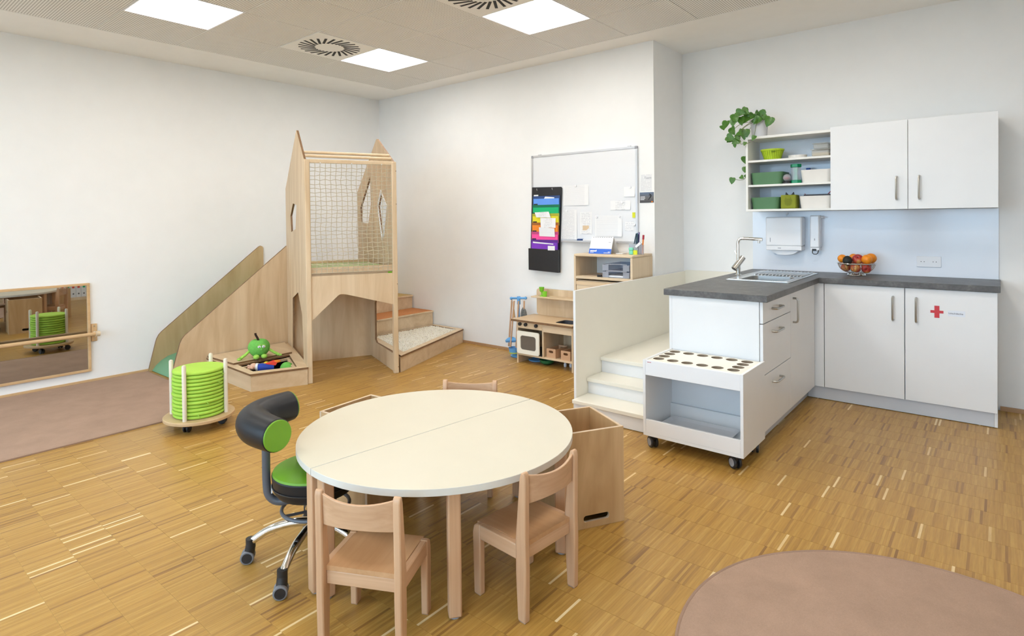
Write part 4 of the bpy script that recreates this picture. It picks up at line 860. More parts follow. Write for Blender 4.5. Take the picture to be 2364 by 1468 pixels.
MB().box(-1.175, -1.169, 5.3435, 5.346, 1.195, 1.212).build('lock_slot', 'hub_grey', t)
MB().cyl((-1.136, 5.41, 1.385), (-1.118, 5.41, 1.385), .012, 10).cyl((-1.118, 5.41, 1.385), (-1.09, 5.41, 1.385), .003, 8).build('side_key', 'white_plastic', t)
t = thing('power_socket', 'white double power socket on the splashback', 'socket', (-.41, YC-.012, 1.0))
MB().box(-.488, -.337, YC-.020, YC-.012, 1.003, 1.083).build('frame', 'white_plastic', t, bev=.002)
for x in (-.450, -.376):
    s_ = MB().prism(rrect(x-.027, x+.027, 1.016, 1.070, .003), (0, YC-.0225, 0), (1, 0, 0), (0, 0, 1), (0, .004, 0), [circ(x, 1.043, .019)]).build('insert', 'white_plastic', t)
    MB().cyl((x, YC-.0195, 1.043), (x, YC-.0190, 1.043), .019, 20).build('well', 'well_grey', s_)
    for dx in (-.0095, .0095): MB().cyl((x+dx, YC-.0205, 1.043), (x+dx, YC-.0190, 1.043), .003, 8).build('pin_hole', 'gap_dark', s_)
# fruit bowl
bx, by, bz = -.857, 5.255, .930
t = thing('fruit_bowl', 'chrome wire fruit bowl on the worktop', 'bowl', (bx, by, bz))
MB().tube([(bx+.058*math.cos(2*PI*k/32), by+.058*math.sin(2*PI*k/32), bz+.006) for k in range(32)], .006, 8, closed=True).build('foot_ring', 'chrome', t, smooth=True)
MB().tube([(bx+.130*math.cos(2*PI*k/48), by+.130*math.sin(2*PI*k/48), bz+.096) for k in range(48)], .0055, 8, closed=True).build('rim', 'chrome', t, smooth=True)
MB().tube([(bx+.055*math.cos(2*PI*k/32), by+.055*math.sin(2*PI*k/32), bz+.022) for k in range(32)], .003, 6, closed=True).build('lower_ring', 'chrome', t, smooth=True)
wire = smooth_path([(.055, 0, .022), (.090, 0, .036), (.115, 0, .060), (.130, 0, .096)], 3)
for k in range(36):
    M = Matrix.Translation((bx, by, bz)) @ Matrix.Rotation(2*PI*k/36, 4, 'Z'); MB().tube([M @ p for p in wire], .0013, 5).build('wire', 'chrome', t)
for k in range(6):
    a = 2*PI*k/6; MB().cyl((bx+.058*math.cos(a), by+.058*math.sin(a), bz+.006), (bx+.055*math.cos(a), by+.055*math.sin(a), bz+.022), .002, 6).build('strut', 'chrome', t)
def orange(x, y, z, r_, label): tag(MB().ball((x, y, z), r_, r_, r_*.96, 20, 14).build('orange', 'orange_fruit', smooth=True), label, 'orange', 'oranges in the fruit bowl')
orange(-.948, 5.215, bz+.132, .033, 'orange leftmost in the fruit bowl'); orange(-.778, 5.192, bz+.132, .0375, 'front orange at the right of the fruit bowl'); orange(-.765, 5.285, bz+.135, .040, 'rear orange at the right of the fruit bowl'); orange(-.885, 5.305, bz+.134, .034, 'orange half hidden behind the top apple')
tag(MB().ball((-.905, 5.174, bz+.119), .033, .034, .038, 20, 14).build('avocado', 'avocado', smooth=True), 'dark avocado at the front of the fruit bowl', 'avocado')
def apple(x, y, z, r_, ax, label):
    mb = MB().ball((0, 0, 0), r_, r_, r_*.92, 24, 16); mb.v = [(a, b_, c_-math.copysign(.42*r_*max(0, 1-math.hypot(a, b_)/(.5*r_))**1.5, c_)) for a, b_, c_ in mb.v]
    M = Matrix.Translation((x, y, z)) @ Vector((0, 0, 1)).rotation_difference(Vector(ax)).to_matrix().to_4x4()
    t = thing('apple', label, 'apple', (x, y, z), 0, 'apples in the fruit bowl', mat=M)
    mb.xform(M).build('flesh', 'apple_skin', t, smooth=True)
    MB().tube([(0, 0, r_*.55), (.001, 0, r_*.95)], .0022, 6).xform(M).build('stalk', 'plush_stem', t)
apple(-.842, 5.215, bz+.130, .040, (.1, -.8, .5), 'red apple on top in the middle of the bowl'); apple(-.922, 5.215, bz+.066, .036, (-.2, .3, 1), 'red apple low at the left of the bowl')
apple(-.852, 5.180, bz+.062, .036, (.3, .2, 1), 'red apple low in the middle of the bowl'); apple(-.783, 5.200, bz+.060, .034, (.1, -1, -.1), 'red apple low at the right showing its base'); apple(-.80, 5.31, bz+.075, .035, (.1, .2, 1), 'red apple at the back of the bowl'); apple(-.87, 5.27, bz+.075, .036, (.3, .5, 1), 'red apple buried in the middle of the bowl')
# wall cabinet with two doors
t = thing('wall_cabinet', 'white two door wall cabinet above the worktop', 'cabinet', (-.5, 5.3, 1.44))
MB().box(-1.004, -.010, 5.132, YC-.002, 1.442, 2.078).build('carcass', 'laminate_white', t)
for x0, x1, hx in ((-1.005, -.510, -.576), (-.507, -.009, -.441)):
    d = MB().box(x0, x1, 5.100, 5.119, 1.440, 2.081).build('door', 'laminate_white', t, bev=.001, seg=1)
    handle(d, (hx, 5.10, 1.512), (hx, 5.10, 1.674), (0, -.032, 0))
# open shelf
t = thing('open_wall_shelf', 'white open wall shelf with three compartments', 'shelf', (-1.33, 5.3, 1.44))
ox0, ox1, oy0 = -1.648, -1.006, 5.121
for nm, a in (('top', (ox0, ox1, oy0, YC-.002, 2.046, 2.066)), ('bottom', (ox0, ox1, oy0, YC-.002, 1.441, 1.459)), ('side', (ox0, ox0+.018, oy0, YC-.002, 1.459, 2.046)), ('shelf', (ox0+.018, ox1, oy0+.004, YC-.012, 1.851, 1.868)), ('shelf', (ox0+.018, ox1, oy0+.004, YC-.012, 1.646, 1.663)), ('back', (ox0+.018, ox1, YC-.012, YC-.002, 1.459, 2.046))):
    MB().box(*a).build(nm, 'shelf_white' if nm != 'back' else 'laminate_gloss', t, bev=.001, seg=1)
def tub(x0, x1, z, h, mat, label, grp, y0=5.150):
    mb = MB(); y1 = 5.38; o = [rrect(x0+.012, x1-.012, y0+.010, y1-.010, .03), rrect(x0, x1, y0, y1, .035), rrect(x0+.006, x1-.006, y0+.006, y1-.006, .03), rrect(x0+.018, x1-.018, y0+.016, y1-.016, .026)]
    vs = []
    for poly, zz in zip(o, (z, z+h, z+h, z+.006)): vs += [(p[0], p[1], zz) for p in poly]
    n = len(o[0]); fs = [tuple(range(n-1, -1, -1))]
    for k in range(3):
        for i in range(n): fs.append((k*n+i, k*n+(i+1) % n, (k+1)*n+(i+1) % n, (k+1)*n+i))
    fs.append(tuple(3*n+i for i in range(n))); mb.add(vs, fs)
    return tag(mb.build('storage_box', mat, smooth=True), label, 'storage box', grp)
tub(-1.622, -1.365, 1.6635, .102, 'box_green', 'green plastic storage box on the middle shelf', 'plastic boxes on the open shelf')
tub(-1.622, -1.392, 1.4595, .098, 'box_green', 'green plastic storage box on the bottom shelf', 'plastic boxes on the open shelf')
tub(-1.236, -1.012, 1.6635, .102, 'box_white', 'white plastic storage box on the middle shelf', 'plastic boxes on the open shelf')
w2 = tub(-1.246, -1.012, 1.4595, .098, 'box_white', 'white plastic storage box on the bottom shelf', 'plastic boxes on the open shelf')
tag(MB().box(-1.22, -1.03, 5.20, 5.34, 1.552, 1.571).build('tablet', 'dark_grey', bev=.003, seg=1), 'flat dark device lying in the bottom white box', 'device')
tag(MB().prism([(-1.065, 1.562), (-1.055, 1.562), (-1.018, 1.606), (-1.022, 1.610)], (0, 5.25, 0), (1, 0, 0), (0, 0, 1), (0, .006, 0)).build('ribbon', 'pen_red'), 'thin red ribbon rising from the bottom white box', 'ribbon')
tag(MB().prism([(-1.222, 1.57), (-1.212, 1.566), (-1.222, 1.584)], (0, 5.25, 0), (1, 0, 0), (0, 0, 1), (0, .006, 0)).build('ribbon', 'pen_red'), 'tiny red ribbon tip at the left of the bottom white box', 'ribbon')
# lime basket
t = thing('woven_basket', 'lime green woven bowl on the top shelf', 'basket', (-1.467, 5.24, 1.868))
bc = (-1.467, 5.24, 1.8685)
MB().lathe([(.062, 0), (.086, .078), (.092, .078), (.092, .090), (.083, .090), (.056, .006), (.001, .006)], 32, bc).build('bowl', 'basket_lime', t, smooth=True)
for k in range(28):
    a = 2*PI*k/28; MB().tube([(bc[0]+.0628*math.cos(a), bc[1]+.0628*math.sin(a), bc[2]+.004), (bc[0]+.0858*math.cos(a), bc[1]+.0858*math.sin(a), bc[2]+.076)], .0015, 4).build('weave_gap', 'basket_gap', t)
MB().tube([(bc[0]-.02+.035, bc[1]-.092, bc[2]+.066), (bc[0]+.045, bc[1]-.080, bc[2]+.066)], .005, 6).build('handle_hole', 'basket_gap', t)
tag(MB().lathe([(.066, 0), (.070, .026), (.066, .026), (.060, .006), (.001, .006)], 28, (-1.272, 5.24, 1.8685)).build('dish', 'box_white', smooth=True), 'shallow white dish in the middle of the top shelf', 'dish')
def food(z, x0, x1, h, fill, label):
    t = thing('food_container', label, 'container', ((x0+x1)/2, 5.27, z), 0, 'food containers on the top shelf')
    MB().box(x0+.006, x1-.006, 5.19, 5.35, z, z+h-.006).build('tub', 'clear_box', t, bev=.010)
    MB().box(x0, x1, 5.184, 5.356, z+h-.006, z+h).build('lid', 'clear_box', t, bev=.002, seg=1)
    if fill: MB().box(x0+.012, x1-.012, 5.197, 5.343, z+.003, z+h*.55).build('contents', 'dried_food', t, bev=.008)
food(1.8685, -1.165, -1.025, .060, True, 'lower clear food container with pale contents'); food(1.929, -1.152, -1.03, .048, False, 'upper clear food container stacked empty')
# speaker cube
t = thing('speaker_cube', 'olive green fabric speaker cube with pointed ears on the bottom shelf', 'speaker', (-1.325, 5.2, 1.4595))
sx, sy, sz = -1.325, 5.215, 1.4595
MB().box(sx-.058, sx+.058, sy-.058, sy+.058, sz, sz+.112).build('cube', 'cube_olive', t, bev=.008, seg=3)
for dx in (-.022, .022): MB().prism([(sx+dx-.013, sz+.112), (sx+dx+.013, sz+.112), (sx+dx*1.35, sz+.138)], (0, sy-.01, 0), (1, 0, 0), (0, 0, 1), (0, .012, 0)).build('ear', 'dark_grey', t, bev=.003, seg=1)
mb = MB()
for i in range(11):
    for j in range(12):
        x = (i-5)*.0058; z = .026+j*.0058; yv = z-.056
        inn = (x*x/(.029**2)+(yv+.004)**2/(.030**2) < 1) or (abs(abs(x)-.018) < (.094-z)*.42 and z > .06 and z < .092)
        if inn: mb.cyl((sx+x, sy-.0592, sz+z), (sx+x, sy-.0575, sz+z), .0019, 6)
mb.build('grille_dots', 'cube_dot', t)
t = thing('sand_timer', 'green hexagonal sand timer on the middle shelf', 'timer', (-1.272, 5.185, 1.6635))
tz = 1.6635
for z0, z1 in ((0, .026), (.130, .155)): MB().cyl((-1.272, 5.185, tz+z0), (-1.272, 5.185, tz+z1), .042, 6).build('end_cap', 'timer_green', t, bev=.002, seg=1)
MB().cyl((-1.272, 5.185, tz+.026), (-1.272, 5.185, tz+.130), .036, 6).build('tube', 'clear_plastic', t)
MB().lathe([(.018, .0), (.016, .03), (.004, .05), (.016, .072), (.018, .10)], 14, (-1.272, 5.185, tz+.028)).build('sand_glass', 'mint', t, smooth=True)
t = thing('glitter_globe', 'small glitter globe on dark base on the middle shelf', 'globe', (-1.335, 5.17, 1.6635))
MB().lathe([(.030, 0), (.031, .018), (.024, .022)], 20, (-1.335, 5.165, tz)).build('base', 'black_plastic', t, smooth=True)
MB().ball((-1.335, 5.165, tz+.048), .031, n=20, k=14).build('ball', 'clear_plastic', t, smooth=True); MB().ball((-1.335, 5.165, tz+.044), .022, .022, .014, 16, 10).build('glitter', 'pen_red', t, smooth=True)
tag(MB().box(-1.245, -1.215, 5.39, 5.42, tz, tz+.135).build('small_can', 'calendar_blue', bev=.003, seg=1), 'small blue box behind the sand timer', 'box')
# ================================================================== POTTED PLANT
t = thing('potted_plant', 'trailing ivy-like pothos in a grey pot on the open shelf', 'plant', (-1.555, 5.24, 2.066))
pcx, pcy, pz_ = -1.575, 5.25, 2.0665
MB().lathe([(.058, 0), (.074, .155), (.070, .155), (.056, .01), (.001, .01)], 28, (pcx, pcy, pz_)).build('pot', 'pot_grey', t, smooth=True)
MB().lathe([(.001, 0), (.066, 0)], 20, (pcx, pcy, pz_+.138)).build('soil', 'plush_stem', t)
def leaf_mesh():
    mb = MB(); n = 9; vs = []; out = [(0, .0), (.20, .13), (.38, .09), (.47, -.10), (.44, -.36), (.28, -.68), (0, -1.0)]
    pts = out; rows = [(0, .0), (0, -.02), (0, -.10), (0, -.25), (0, -.45), (0, -.72), (0, -1.0)]
    for k, (x, y) in enumerate(pts):
        cy_ = rows[k][1]
        for s_ in (-1, -.5, 0, .5, 1):
            vs.append((x*s_, y if abs(s_) > .4 else (y+cy_)/2 if 0 < k < 6 else y, .10*abs(s_)*x*2+.14*(y*y)*-1))
    fs = []
    for k in range(6):
        for i in range(4): fs.append((k*5+i, k*5+i+1, (k+1)*5+i+1, (k+1)*5+i))
    return mb.add(vs, fs).mesh('leaf', ['leaf'], True)
LM = leaf_mesh(); random.seed(21)
Lpx = Vector(t.location)
leaves = [(-1.669, 2.292, .080, 60, 20), (-1.640, 2.290, .075, -75, 10), (-1.722, 2.262, .085, 20, 10), (-1.797, 2.215, .075, -10, 0), (-1.824, 2.180, .060, 15, 20), (-1.757, 2.155, .080, 30, -10), (-1.655, 2.130, .090, -5, 0), (-1.69, 2.115, .070, 50, 15), (-1.595, 2.262, .065, -30, 20), (-1.556, 2.272, .050, -60, 40), (-1.505, 2.252, .095, -80, 0), (-1.545, 2.225, .075, -40, 0), (-1.462, 2.215, .085, -22, -15), (-1.676, 2.235, .075, 5, 0), (-1.729, 2.215, .060, -5, 10), (-1.785, 2.080, .075, 65, 0), (-1.755, 2.068, .060, -50, 10), (-1.697, 2.050, .070, -60, 10), (-1.705, 2.092, .060, 25, 0), (-1.727, 2.015, .035, 0, 0), (-1.640, 2.022, .035, -15, 0), (-1.562, 2.066, .045, -25, 10), (-1.672, 1.915, .060, 10, 0), (-1.670, 1.826, .048, 10, 0), (-1.672, 1.760, .032, 40, 0), (-1.696, 1.745, .036, 50, 20), (-1.770, 1.735, .048, -10, 0), (-1.66, 2.252, .085, 70, 0), (-1.70, 2.275, .075, 80, 0), (-1.63, 2.24, .08, -20, 30), (-1.59, 2.225, .07, 40, 30)]
for k, (x, z, s_, rot, tilt) in enumerate(leaves):
    y = 5.11-.05*random.random() if (x < -1.66 or z < 2.06) else 5.18-.05*random.random()
    if z < 2.0 and x > -1.69: y = 5.15
    if x < -1.655 and z < 1.95: y = 5.20+random.random()*.06; x = x-.022; s_ *= 1.2
    if .06 > abs(z-2.06) and -1.66 < x: y = 5.085
    o = bpy.data.objects.new('leaf', LM); COL.objects.link(o); o.parent = t
    o.rotation_euler = (math.radians(78-tilt+random.uniform(-12, 12)), math.radians(rot*-1), math.radians(random.uniform(-25, 25)))
    o.location = Vector((x, y, z))-Lpx; o.scale = (s_, s_*.95, s_)
for pts in ([(-1.58, 5.24, 2.21), (-1.68, 5.14, 2.19), (-1.74, 5.10, 2.14), (-1.79, 5.10, 2.09)], [(-1.60, 5.22, 2.21), (-1.70, 5.12, 2.22), (-1.80, 5.10, 2.20)], [(-1.60, 5.20, 2.205), (-1.665, 5.09, 2.13), (-1.68, 5.08, 2.02), (-1.64, 5.08, 2.01), (-1.60, 5.09, 2.015)], [(-1.62, 5.2, 2.21), (-1.71, 5.14, 2.12), (-1.725, 5.13, 2.03)], [(-1.62, 5.24, 2.21), (-1.675, 5.22, 2.06), (-1.672, 5.22, 1.90), (-1.670, 5.22, 1.80), (-1.685, 5.22, 1.73), (-1.73, 5.22, 1.715), (-1.77, 5.22, 1.725)], [(-1.56, 5.22, 2.20), (-1.52, 5.16, 2.25)], [(-1.55, 5.22, 2.2), (-1.47, 5.16, 2.22)], [(-1.58, 5.2, 2.2), (-1.56, 5.09, 2.11), (-1.565, 5.085, 2.07)]):
    MB().tube(smooth_path(pts), .0022, 5).build('stem', 'leaf_stem', t, smooth=True)
# ================================================================== CUP TROLLEY
t = thing('cup_trolley', 'white wheeled cup trolley with round holes in front of the peninsula', 'trolley', (-1.37, 3.46, 0))
tx0, tx1, ty0, ty1, tz0, tz1 = -1.666, -1.070, 3.262, 3.645, .080, .540
MB().box(tx0, tx0+.017, ty0, ty1, tz0, tz1).build('side', 'laminate_white', t, bev=.0015, seg=1); MB().box(tx1-.017, tx1, ty0, ty1, tz0, tz1).build('side', 'laminate_white', t, bev=.0015, seg=1)
hx = [-1.609+.0906*k for k in range(6)]; HX = [(x, 3.362) for x in hx]+[(x, 3.598) for x in hx]+[(x, y) for x in (hx[0], hx[5]) for y in (3.441, 3.520)]
MB().pz([(tx0+.017, ty0+.018), (tx1-.017, ty0+.018), (tx1-.017, ty1), (tx0+.017, ty1)], .515, .533, [circ(x, y, .034, 24) for x, y in HX], 0, 1).build('holed_top', ['cream_laminate', 'hole_edge'], t)
MB().box(tx0+.017, tx1-.017, ty0+.001, ty0+.018, .447, .538).build('front_apron', 'laminate_white', t, bev=.0015, seg=1)
MB().box(tx0+.017, tx1-.017, ty0+.018, ty1-.01, .450, .456).build('cup_floor', 'cup_brown', t)
MB().box(tx0+.017, tx1-.017, ty1-.010, ty1, .098, .515).build('back', 'laminate_white', t)
MB().box(tx0+.017, tx1-.017, ty1-.030, ty1-.011, .098, .19).build('back_rail', 'laminate_white', t)
MB().box(tx0+.017, tx1-.017, ty0, ty1-.011, tz0, .098).build('bottom', 'laminate_white', t)
MB().box(tx0+.017, tx1-.017, ty0+.001, ty0+.017, .098, .178).build('front_board', 'laminate_white', t, bev=.0015, seg=1)
MB().box(tx0+.03, tx0+.055, ty0+.0005, ty0+.002, .526, .529).build('maker_mark', 'pen_red', t)
def caster(x, y, t, r_=.034, top=.08, ang=0, name='caster', hub='hub_grey', tyre='black_plastic', wd=.014):
    M = Matrix.Translation((x, y, 0)) @ Matrix.Rotation(ang, 4, 'Z')
    c_ = MB().lathe([(.012, top-.012), (.012, top)], 12).tube([(0, .0, top-.01), (0, .006, r_*1.6), (0, .016, r_*1.2)], [.014, .016, .013], 10).xform(M).build(name, 'black_plastic', t, smooth=True)
    for s_ in (-1, 1):
        w_ = MB().cyl((s_*.008, .014, r_), (s_*(.008+wd), .014, r_), r_, 20).xform(M).build('wheel', tyre, c_, bev=.003, smooth=True)
        MB().cyl((s_*(.008+wd), .014, r_), (s_*(.0105+wd), .014, r_), r_*.66, 18).xform(M).build('hub', hub, c_)
    return c_
for x, y, a in ((-1.615, 3.300, .925), (-1.120, 3.300, .925), (-1.615, 3.60, .4), (-1.115, 3.595, .3)): caster(x, y, t, ang=a)
t = thing('serving_tray', 'flat white grey serving tray inside the cup trolley', 'tray', (-1.43, 3.46, .098))
mb = MB(); o = [rrect(-1.615, -1.205, 3.335, 3.585, .03), rrect(-1.628, -1.192, 3.322, 3.598, .035), rrect(-1.622, -1.198, 3.328, 3.592, .03), rrect(-1.606, -1.214, 3.344, 3.576, .026)]; vs = []
for poly, zz in zip(o, (.0985, .118, .118, .102)): vs += [(p[0], p[1], zz) for p in poly]
n = len(o[0]); fs = [tuple(range(n-1, -1, -1))]+[(k*n+i, k*n+(i+1) % n, (k+1)*n+(i+1) % n, (k+1)*n+i) for k in range(3) for i in range(n)]+[tuple(3*n+i for i in range(n))]
mb.add(vs, fs).build('tray', 'tray_grey', t, smooth=True)
# ================================================================== CUSHION TROLLEY
tcx, tcy = -4.237, 1.735
t = thing('cushion_trolley', 'round wooden dolly with four posts holding a stack of green cushions', 'trolley', (tcx, tcy, 0))
MB().lathe([(.216, .066), (.222, .070), (.222, .086), (.218, .090)], 56, (tcx, tcy, 0)).build('base', 'dolly_wood', t, smooth=True)
for dx, dy in ((-.130, -.128), (-.122, .134), (.112, -.140), (.130, .124)):
    MB().lathe([(.0135, .090), (.0135, .452), (.011, .459), (.004, .462)], 14, (tcx+dx, tcy+dy, 0)).build('post', 'dowel_pale', t, smooth=True)
for dx, dy, a in ((.075, -.12, .6), (.09, .13, 2.4), (-.12, -.10, 1.2), (-.10, .13, .3)): caster(tcx+dx, tcy+dy, t, r_=.026, top=.066, ang=a, hub='black_plastic', wd=.010)
nC = 13; hC = (.408-.0905)/nC
for k in range(nC):
    z = .0905+k*hC; R_ = .163+.003*random.random()
    lb = 'round lime green seat cushion, %s of the stack on the dolly' % ('topmost' if k == nC-1 else 'lowest' if k == 0 else ['', 'second', 'third', 'fourth', 'fifth', 'sixth', 'seventh', 'eighth', 'ninth', 'tenth', 'eleventh', 'twelfth'][k]+' from the bottom')
    cx_, cy_ = tcx+random.uniform(-.003, .003), tcy+random.uniform(-.003, .003)
    tt = thing('seat_cushion', lb, 'cushion', (cx_, cy_, z), 0, 'round green cushions stacked on the dolly')
    mb = MB().lathe([(.05, .0002), (R_-.016, .0006), (R_-.006, hC*.10), (R_-.001, hC*.28), (R_, hC*.5), (R_-.001, hC*.72), (R_-.006, hC*.90), (R_-.016, hC*.985), (R_*.6, hC-.0002), (.001, hC-.0002)], 48, (0, 0, 0))
    mb.v = [(x*(1+.008*math.sin(3*math.atan2(y, x)+k*2)), y*(1+.008*math.sin(3*math.atan2(y, x)+k*2)), zz) for x, y, zz in mb.v]; mb.v = [(x+cx_, y+cy_, zz+z) for x, y, zz in mb.v]
    mb.build('pad', 'cushion_green', tt, smooth=True)
    if k in (1, 4, 9, 11): MB().tube(smooth_path([(cx_+R_*math.cos(-.55+k*.1), cy_+R_*math.sin(-.55+k*.1), z+.012), (cx_+(R_+.012)*math.cos(-.5+k*.1), cy_+(R_+.012)*math.sin(-.5+k*.1), z+.004), (cx_+(R_+.004)*math.cos(-.45+k*.1), cy_+(R_+.004)*math.sin(-.45+k*.1), z-.008)]), .0025, 5).build('tie', 'cushion_seam', tt)
# ================================================================== TABLE
TC, TR, TH = Vector((-1.896, 1.776)), .5877, .485; sd_ = math.atan2(.994, .11)
def half(a0, legs, label):
    t = thing('half_round_table', label, 'table', (TC.x, TC.y, 0))
    nrm = Vector((math.cos(a0+PI/2), math.sin(a0+PI/2)))*.0020
    poly = [(TC.x+nrm.x+TR*math.cos(a0+PI*k/48), TC.y+nrm.y+TR*math.sin(a0+PI*k/48)) for k in range(49)]
    MB().pz(poly, TH-.026, TH, (), 0, 1).build('table_top', ['table_cream', 'table_edge'], t, bev=.0025)
    for (x, y) in legs:
        a = math.atan2(y-TC.y, x-TC.x); M = Matrix.Translation((x, y, 0)) @ Matrix.Rotation(a, 4, 'Z')
        lg = MB().box(-.0235, .0235, -.0235, .0235, .006, TH-.027).xform(M).build('leg', 'beech', t, bev=.006)
        MB().lathe([(.018, 0), (.018, .006)], 14, (x, y, 0)).build('glide', 'hub_grey', lg)
    for (ax, ay), (bx_, by_) in zip(legs[:-1], legs[1:]):
        a, b_ = Vector((ax, ay)), Vector((bx_, by_)); d = (b_-a).normalized(); a += d*.024; b_ -= d*.024; nn = Vector((-d.y, d.x))*.009
        MB().pz([a-nn, b_-nn, b_+nn, a+nn], TH-.044, TH-.027).build('apron', 'beech_x', t)
half(sd_-PI, [(-1.925, 1.232), (-1.478, 1.455), (-1.412, 2.02), (-1.803, 2.292)], 'near right half of the round cream table with beech legs')
half(sd_, [(-1.868, 2.300), (-2.315, 2.10), (-2.38, 1.545), (-1.988, 1.225)], 'far left half of the round cream table with beech legs')
# ================================================================== CHAIRS
def chair(label):
    t = thing('child_chair', label, 'chair', (0, 0, 0), 0, 'beech children chairs at the round table')
    rp_ = [(-.138, 0), (-.104, 0), (-.094, .19), (-.094, .28), (-.116, .50), (-.122, .520), (-.131, .526), (-.140, .520), (-.143, .505), (-.140, .28), (-.142, .19)]
    fp_ = [(.088, 0), (.122, 0), (.127, .235), (.121, .256), (.106, .266), (.086, .266)]
    for s_ in (-1, 1):
        x = .124 if s_ > 0 else -.150
        MB().prism(rp_, (x, 0, 0), (0, 1, 0), (0, 0, 1), (.026, 0, 0)).build('rear_leg', 'beech', t, bev=.005)
        MB().prism(fp_, (x, 0, 0), (0, 1, 0), (0, 0, 1), (.026, 0, 0)).build('front_leg', 'beech', t, bev=.005)
        MB().box(x+.001, x+.025, -.100, .092, .212, .265).build('side_rail', 'beech_y', t, bev=.004)
    MB().box(-.124, .124, -.118, -.098, .205, .250).build('rear_rail', 'beech_x', t, bev=.003)
    mb = MB(); nx, ny = 8, 8; vs = []
    for zoff in (0, 1):
        for j in range(ny+1):
            for i in range(nx+1):
                a, b_ = i/nx*2-1, j/ny; y = -.118+.243*b_; z = .266-.010*(1-a*a)*math.sin(PI*min(1, b_*1.05))-(.006*(b_**6))
                vs.append((.1258*a, y, z+.0006 if zoff else z-.016))
    q = (nx+1)*(ny+1); fs = []
    for j in range(ny):
        for i in range(nx):
            k = j*(nx+1)+i; fs.append((k+q, k+1+q, k+nx+2+q, k+nx+1+q)); fs.append((k, k+nx+1, k+nx+2, k+1))
    for i in range(nx): fs.append((i, i+1, i+1+q, i+q)); k = ny*(nx+1)+i; fs.append((k+1, k, k+q, k+1+q))
    for j in range(ny): k = j*(nx+1); fs.append((k+nx+1, k, k+q, k+nx+1+q)); k += nx; fs.append((k, k+nx+1, k+nx+1+q, k+q))
    mb.add(vs, fs).build('seat', 'beech_seat', t, smooth=True)
    mb = MB(); nx, nz = 12, 4; vs = []
    for f_ in (0, 1):
        for j in range(nz+1):
            for i in range(nx+1):
                a = i/nx*2-1; zb, zt = .408+.006*(1-a*a), .512-.016*(1-a*a); z = zb+(zt-zb)*j/nz
                y = -.120-.026*(1-a*a)-.05*(z-.41); vs.append((.126*a, y-(.011 if f_ else 0), z))
    q = (nx+1)*(nz+1); fs = []
    for j in range(nz):
        for i in range(nx):
            k = j*(nx+1)+i; fs.append((k, k+nx+1, k+nx+2, k+1)); fs.append((k+q, k+1+q, k+nx+2+q, k+nx+1+q))
    for i in range(nx): fs.append((i, i+1, i+1+q, i+q)); k = nz*(nx+1)+i; fs.append((k+1, k, k+q, k+1+q))
    mb.add(vs, fs).build('backrest', 'beech_x', t, smooth=True, bev=.002)
    for s_ in (-1, 1):
        for y in (-.121, .105): MB().box(s_*.137-.011, s_*.137+.011, y-.014, y+.014, 0, .003).build('glide', 'hub_grey', t)
    return t
c0 = None
for lb, rear, ang in (('beech child chair in the foreground with its back to the viewer', (-1.593, 1.143), 117), ('beech child chair at the right side of the round table', (-1.262, 1.725), 175.5), ('beech child chair at the far side of the table, only its backrest showing', (-2.219, 2.320), -56)):
    fdir = Vector((math.cos(math.radians(ang)), math.sin(math.radians(ang)))); ctr = Vector(rear)+fdir*.120
    loc = (ctr.x, ctr.y, 0); rz = math.radians(ang-90)
    if c0 is None: c0 = chair(lb); c0.location = loc; c0.rotation_euler = (0, 0, rz)
    else: dup(c0, loc, rz, lb)
# ================================================================== OPEN PLYWOOD BOXES
def cube(label, A, e1, e2, L, D, h=.44):
    A, e1, e2 = Vector((*A, 0)), Vector((*e1, 0)).normalized(), Vector((*e2, 0)).normalized(); th = .015
    t = thing('plywood_box', label, 'box', tuple(A+e1*L/2+e2*D/2), 0, 'open plywood cube boxes around the table')
    EM = ['ply_box', 'ply_edge']
    slot_ = lambda m_: [rrect(m_-.065, m_+.065, .030, .058, .012)]
    MB().prism([(0, 0), (L, 0), (L, h), (0, h)], A, e1, Z3, e2*th, slot_(L*.42), 0, 1).build('front_panel', EM, t, bev=.0015, seg=1)
    MB().prism([(0, 0), (L, 0), (L, h), (0, h)], A+e2*(D-th), e1, Z3, e2*th, (), 0, 1).build('rear_panel', EM, t, bev=.0015, seg=1)
    MB().prism([(th, 0), (D-th, 0), (D-th, h), (th, h)], A, e2, Z3, e1*th, (), 0, 1).build('side_panel', EM, t, bev=.0015, seg=1)
    MB().prism([(th, 0), (D-th, 0), (D-th, h), (th, h)], A+e1*(L-th), e2, Z3, e1*th, [rrect(D/2-.06, D/2+.06, .26, .288, .012)], 0, 1).build('side_panel', EM, t, bev=.0015, seg=1)
    MB().prism([(th, th), (L-th, th), (L-th, D-th), (th, D-th)], A+Z3*.20, e1, e2, Vector((0, 0, .012))).build('seat_board', 'ply_box', t)
cube('open plywood box right of the table with a hand slot low on its face', (-1.333, 2.415), (-.496, -.868), (-.868, .496), .345, .318)
cube('open plywood box left behind the table, only its rim showing', (-2.672, 2.005), (.09, -1), (1, .09), .345, .345)
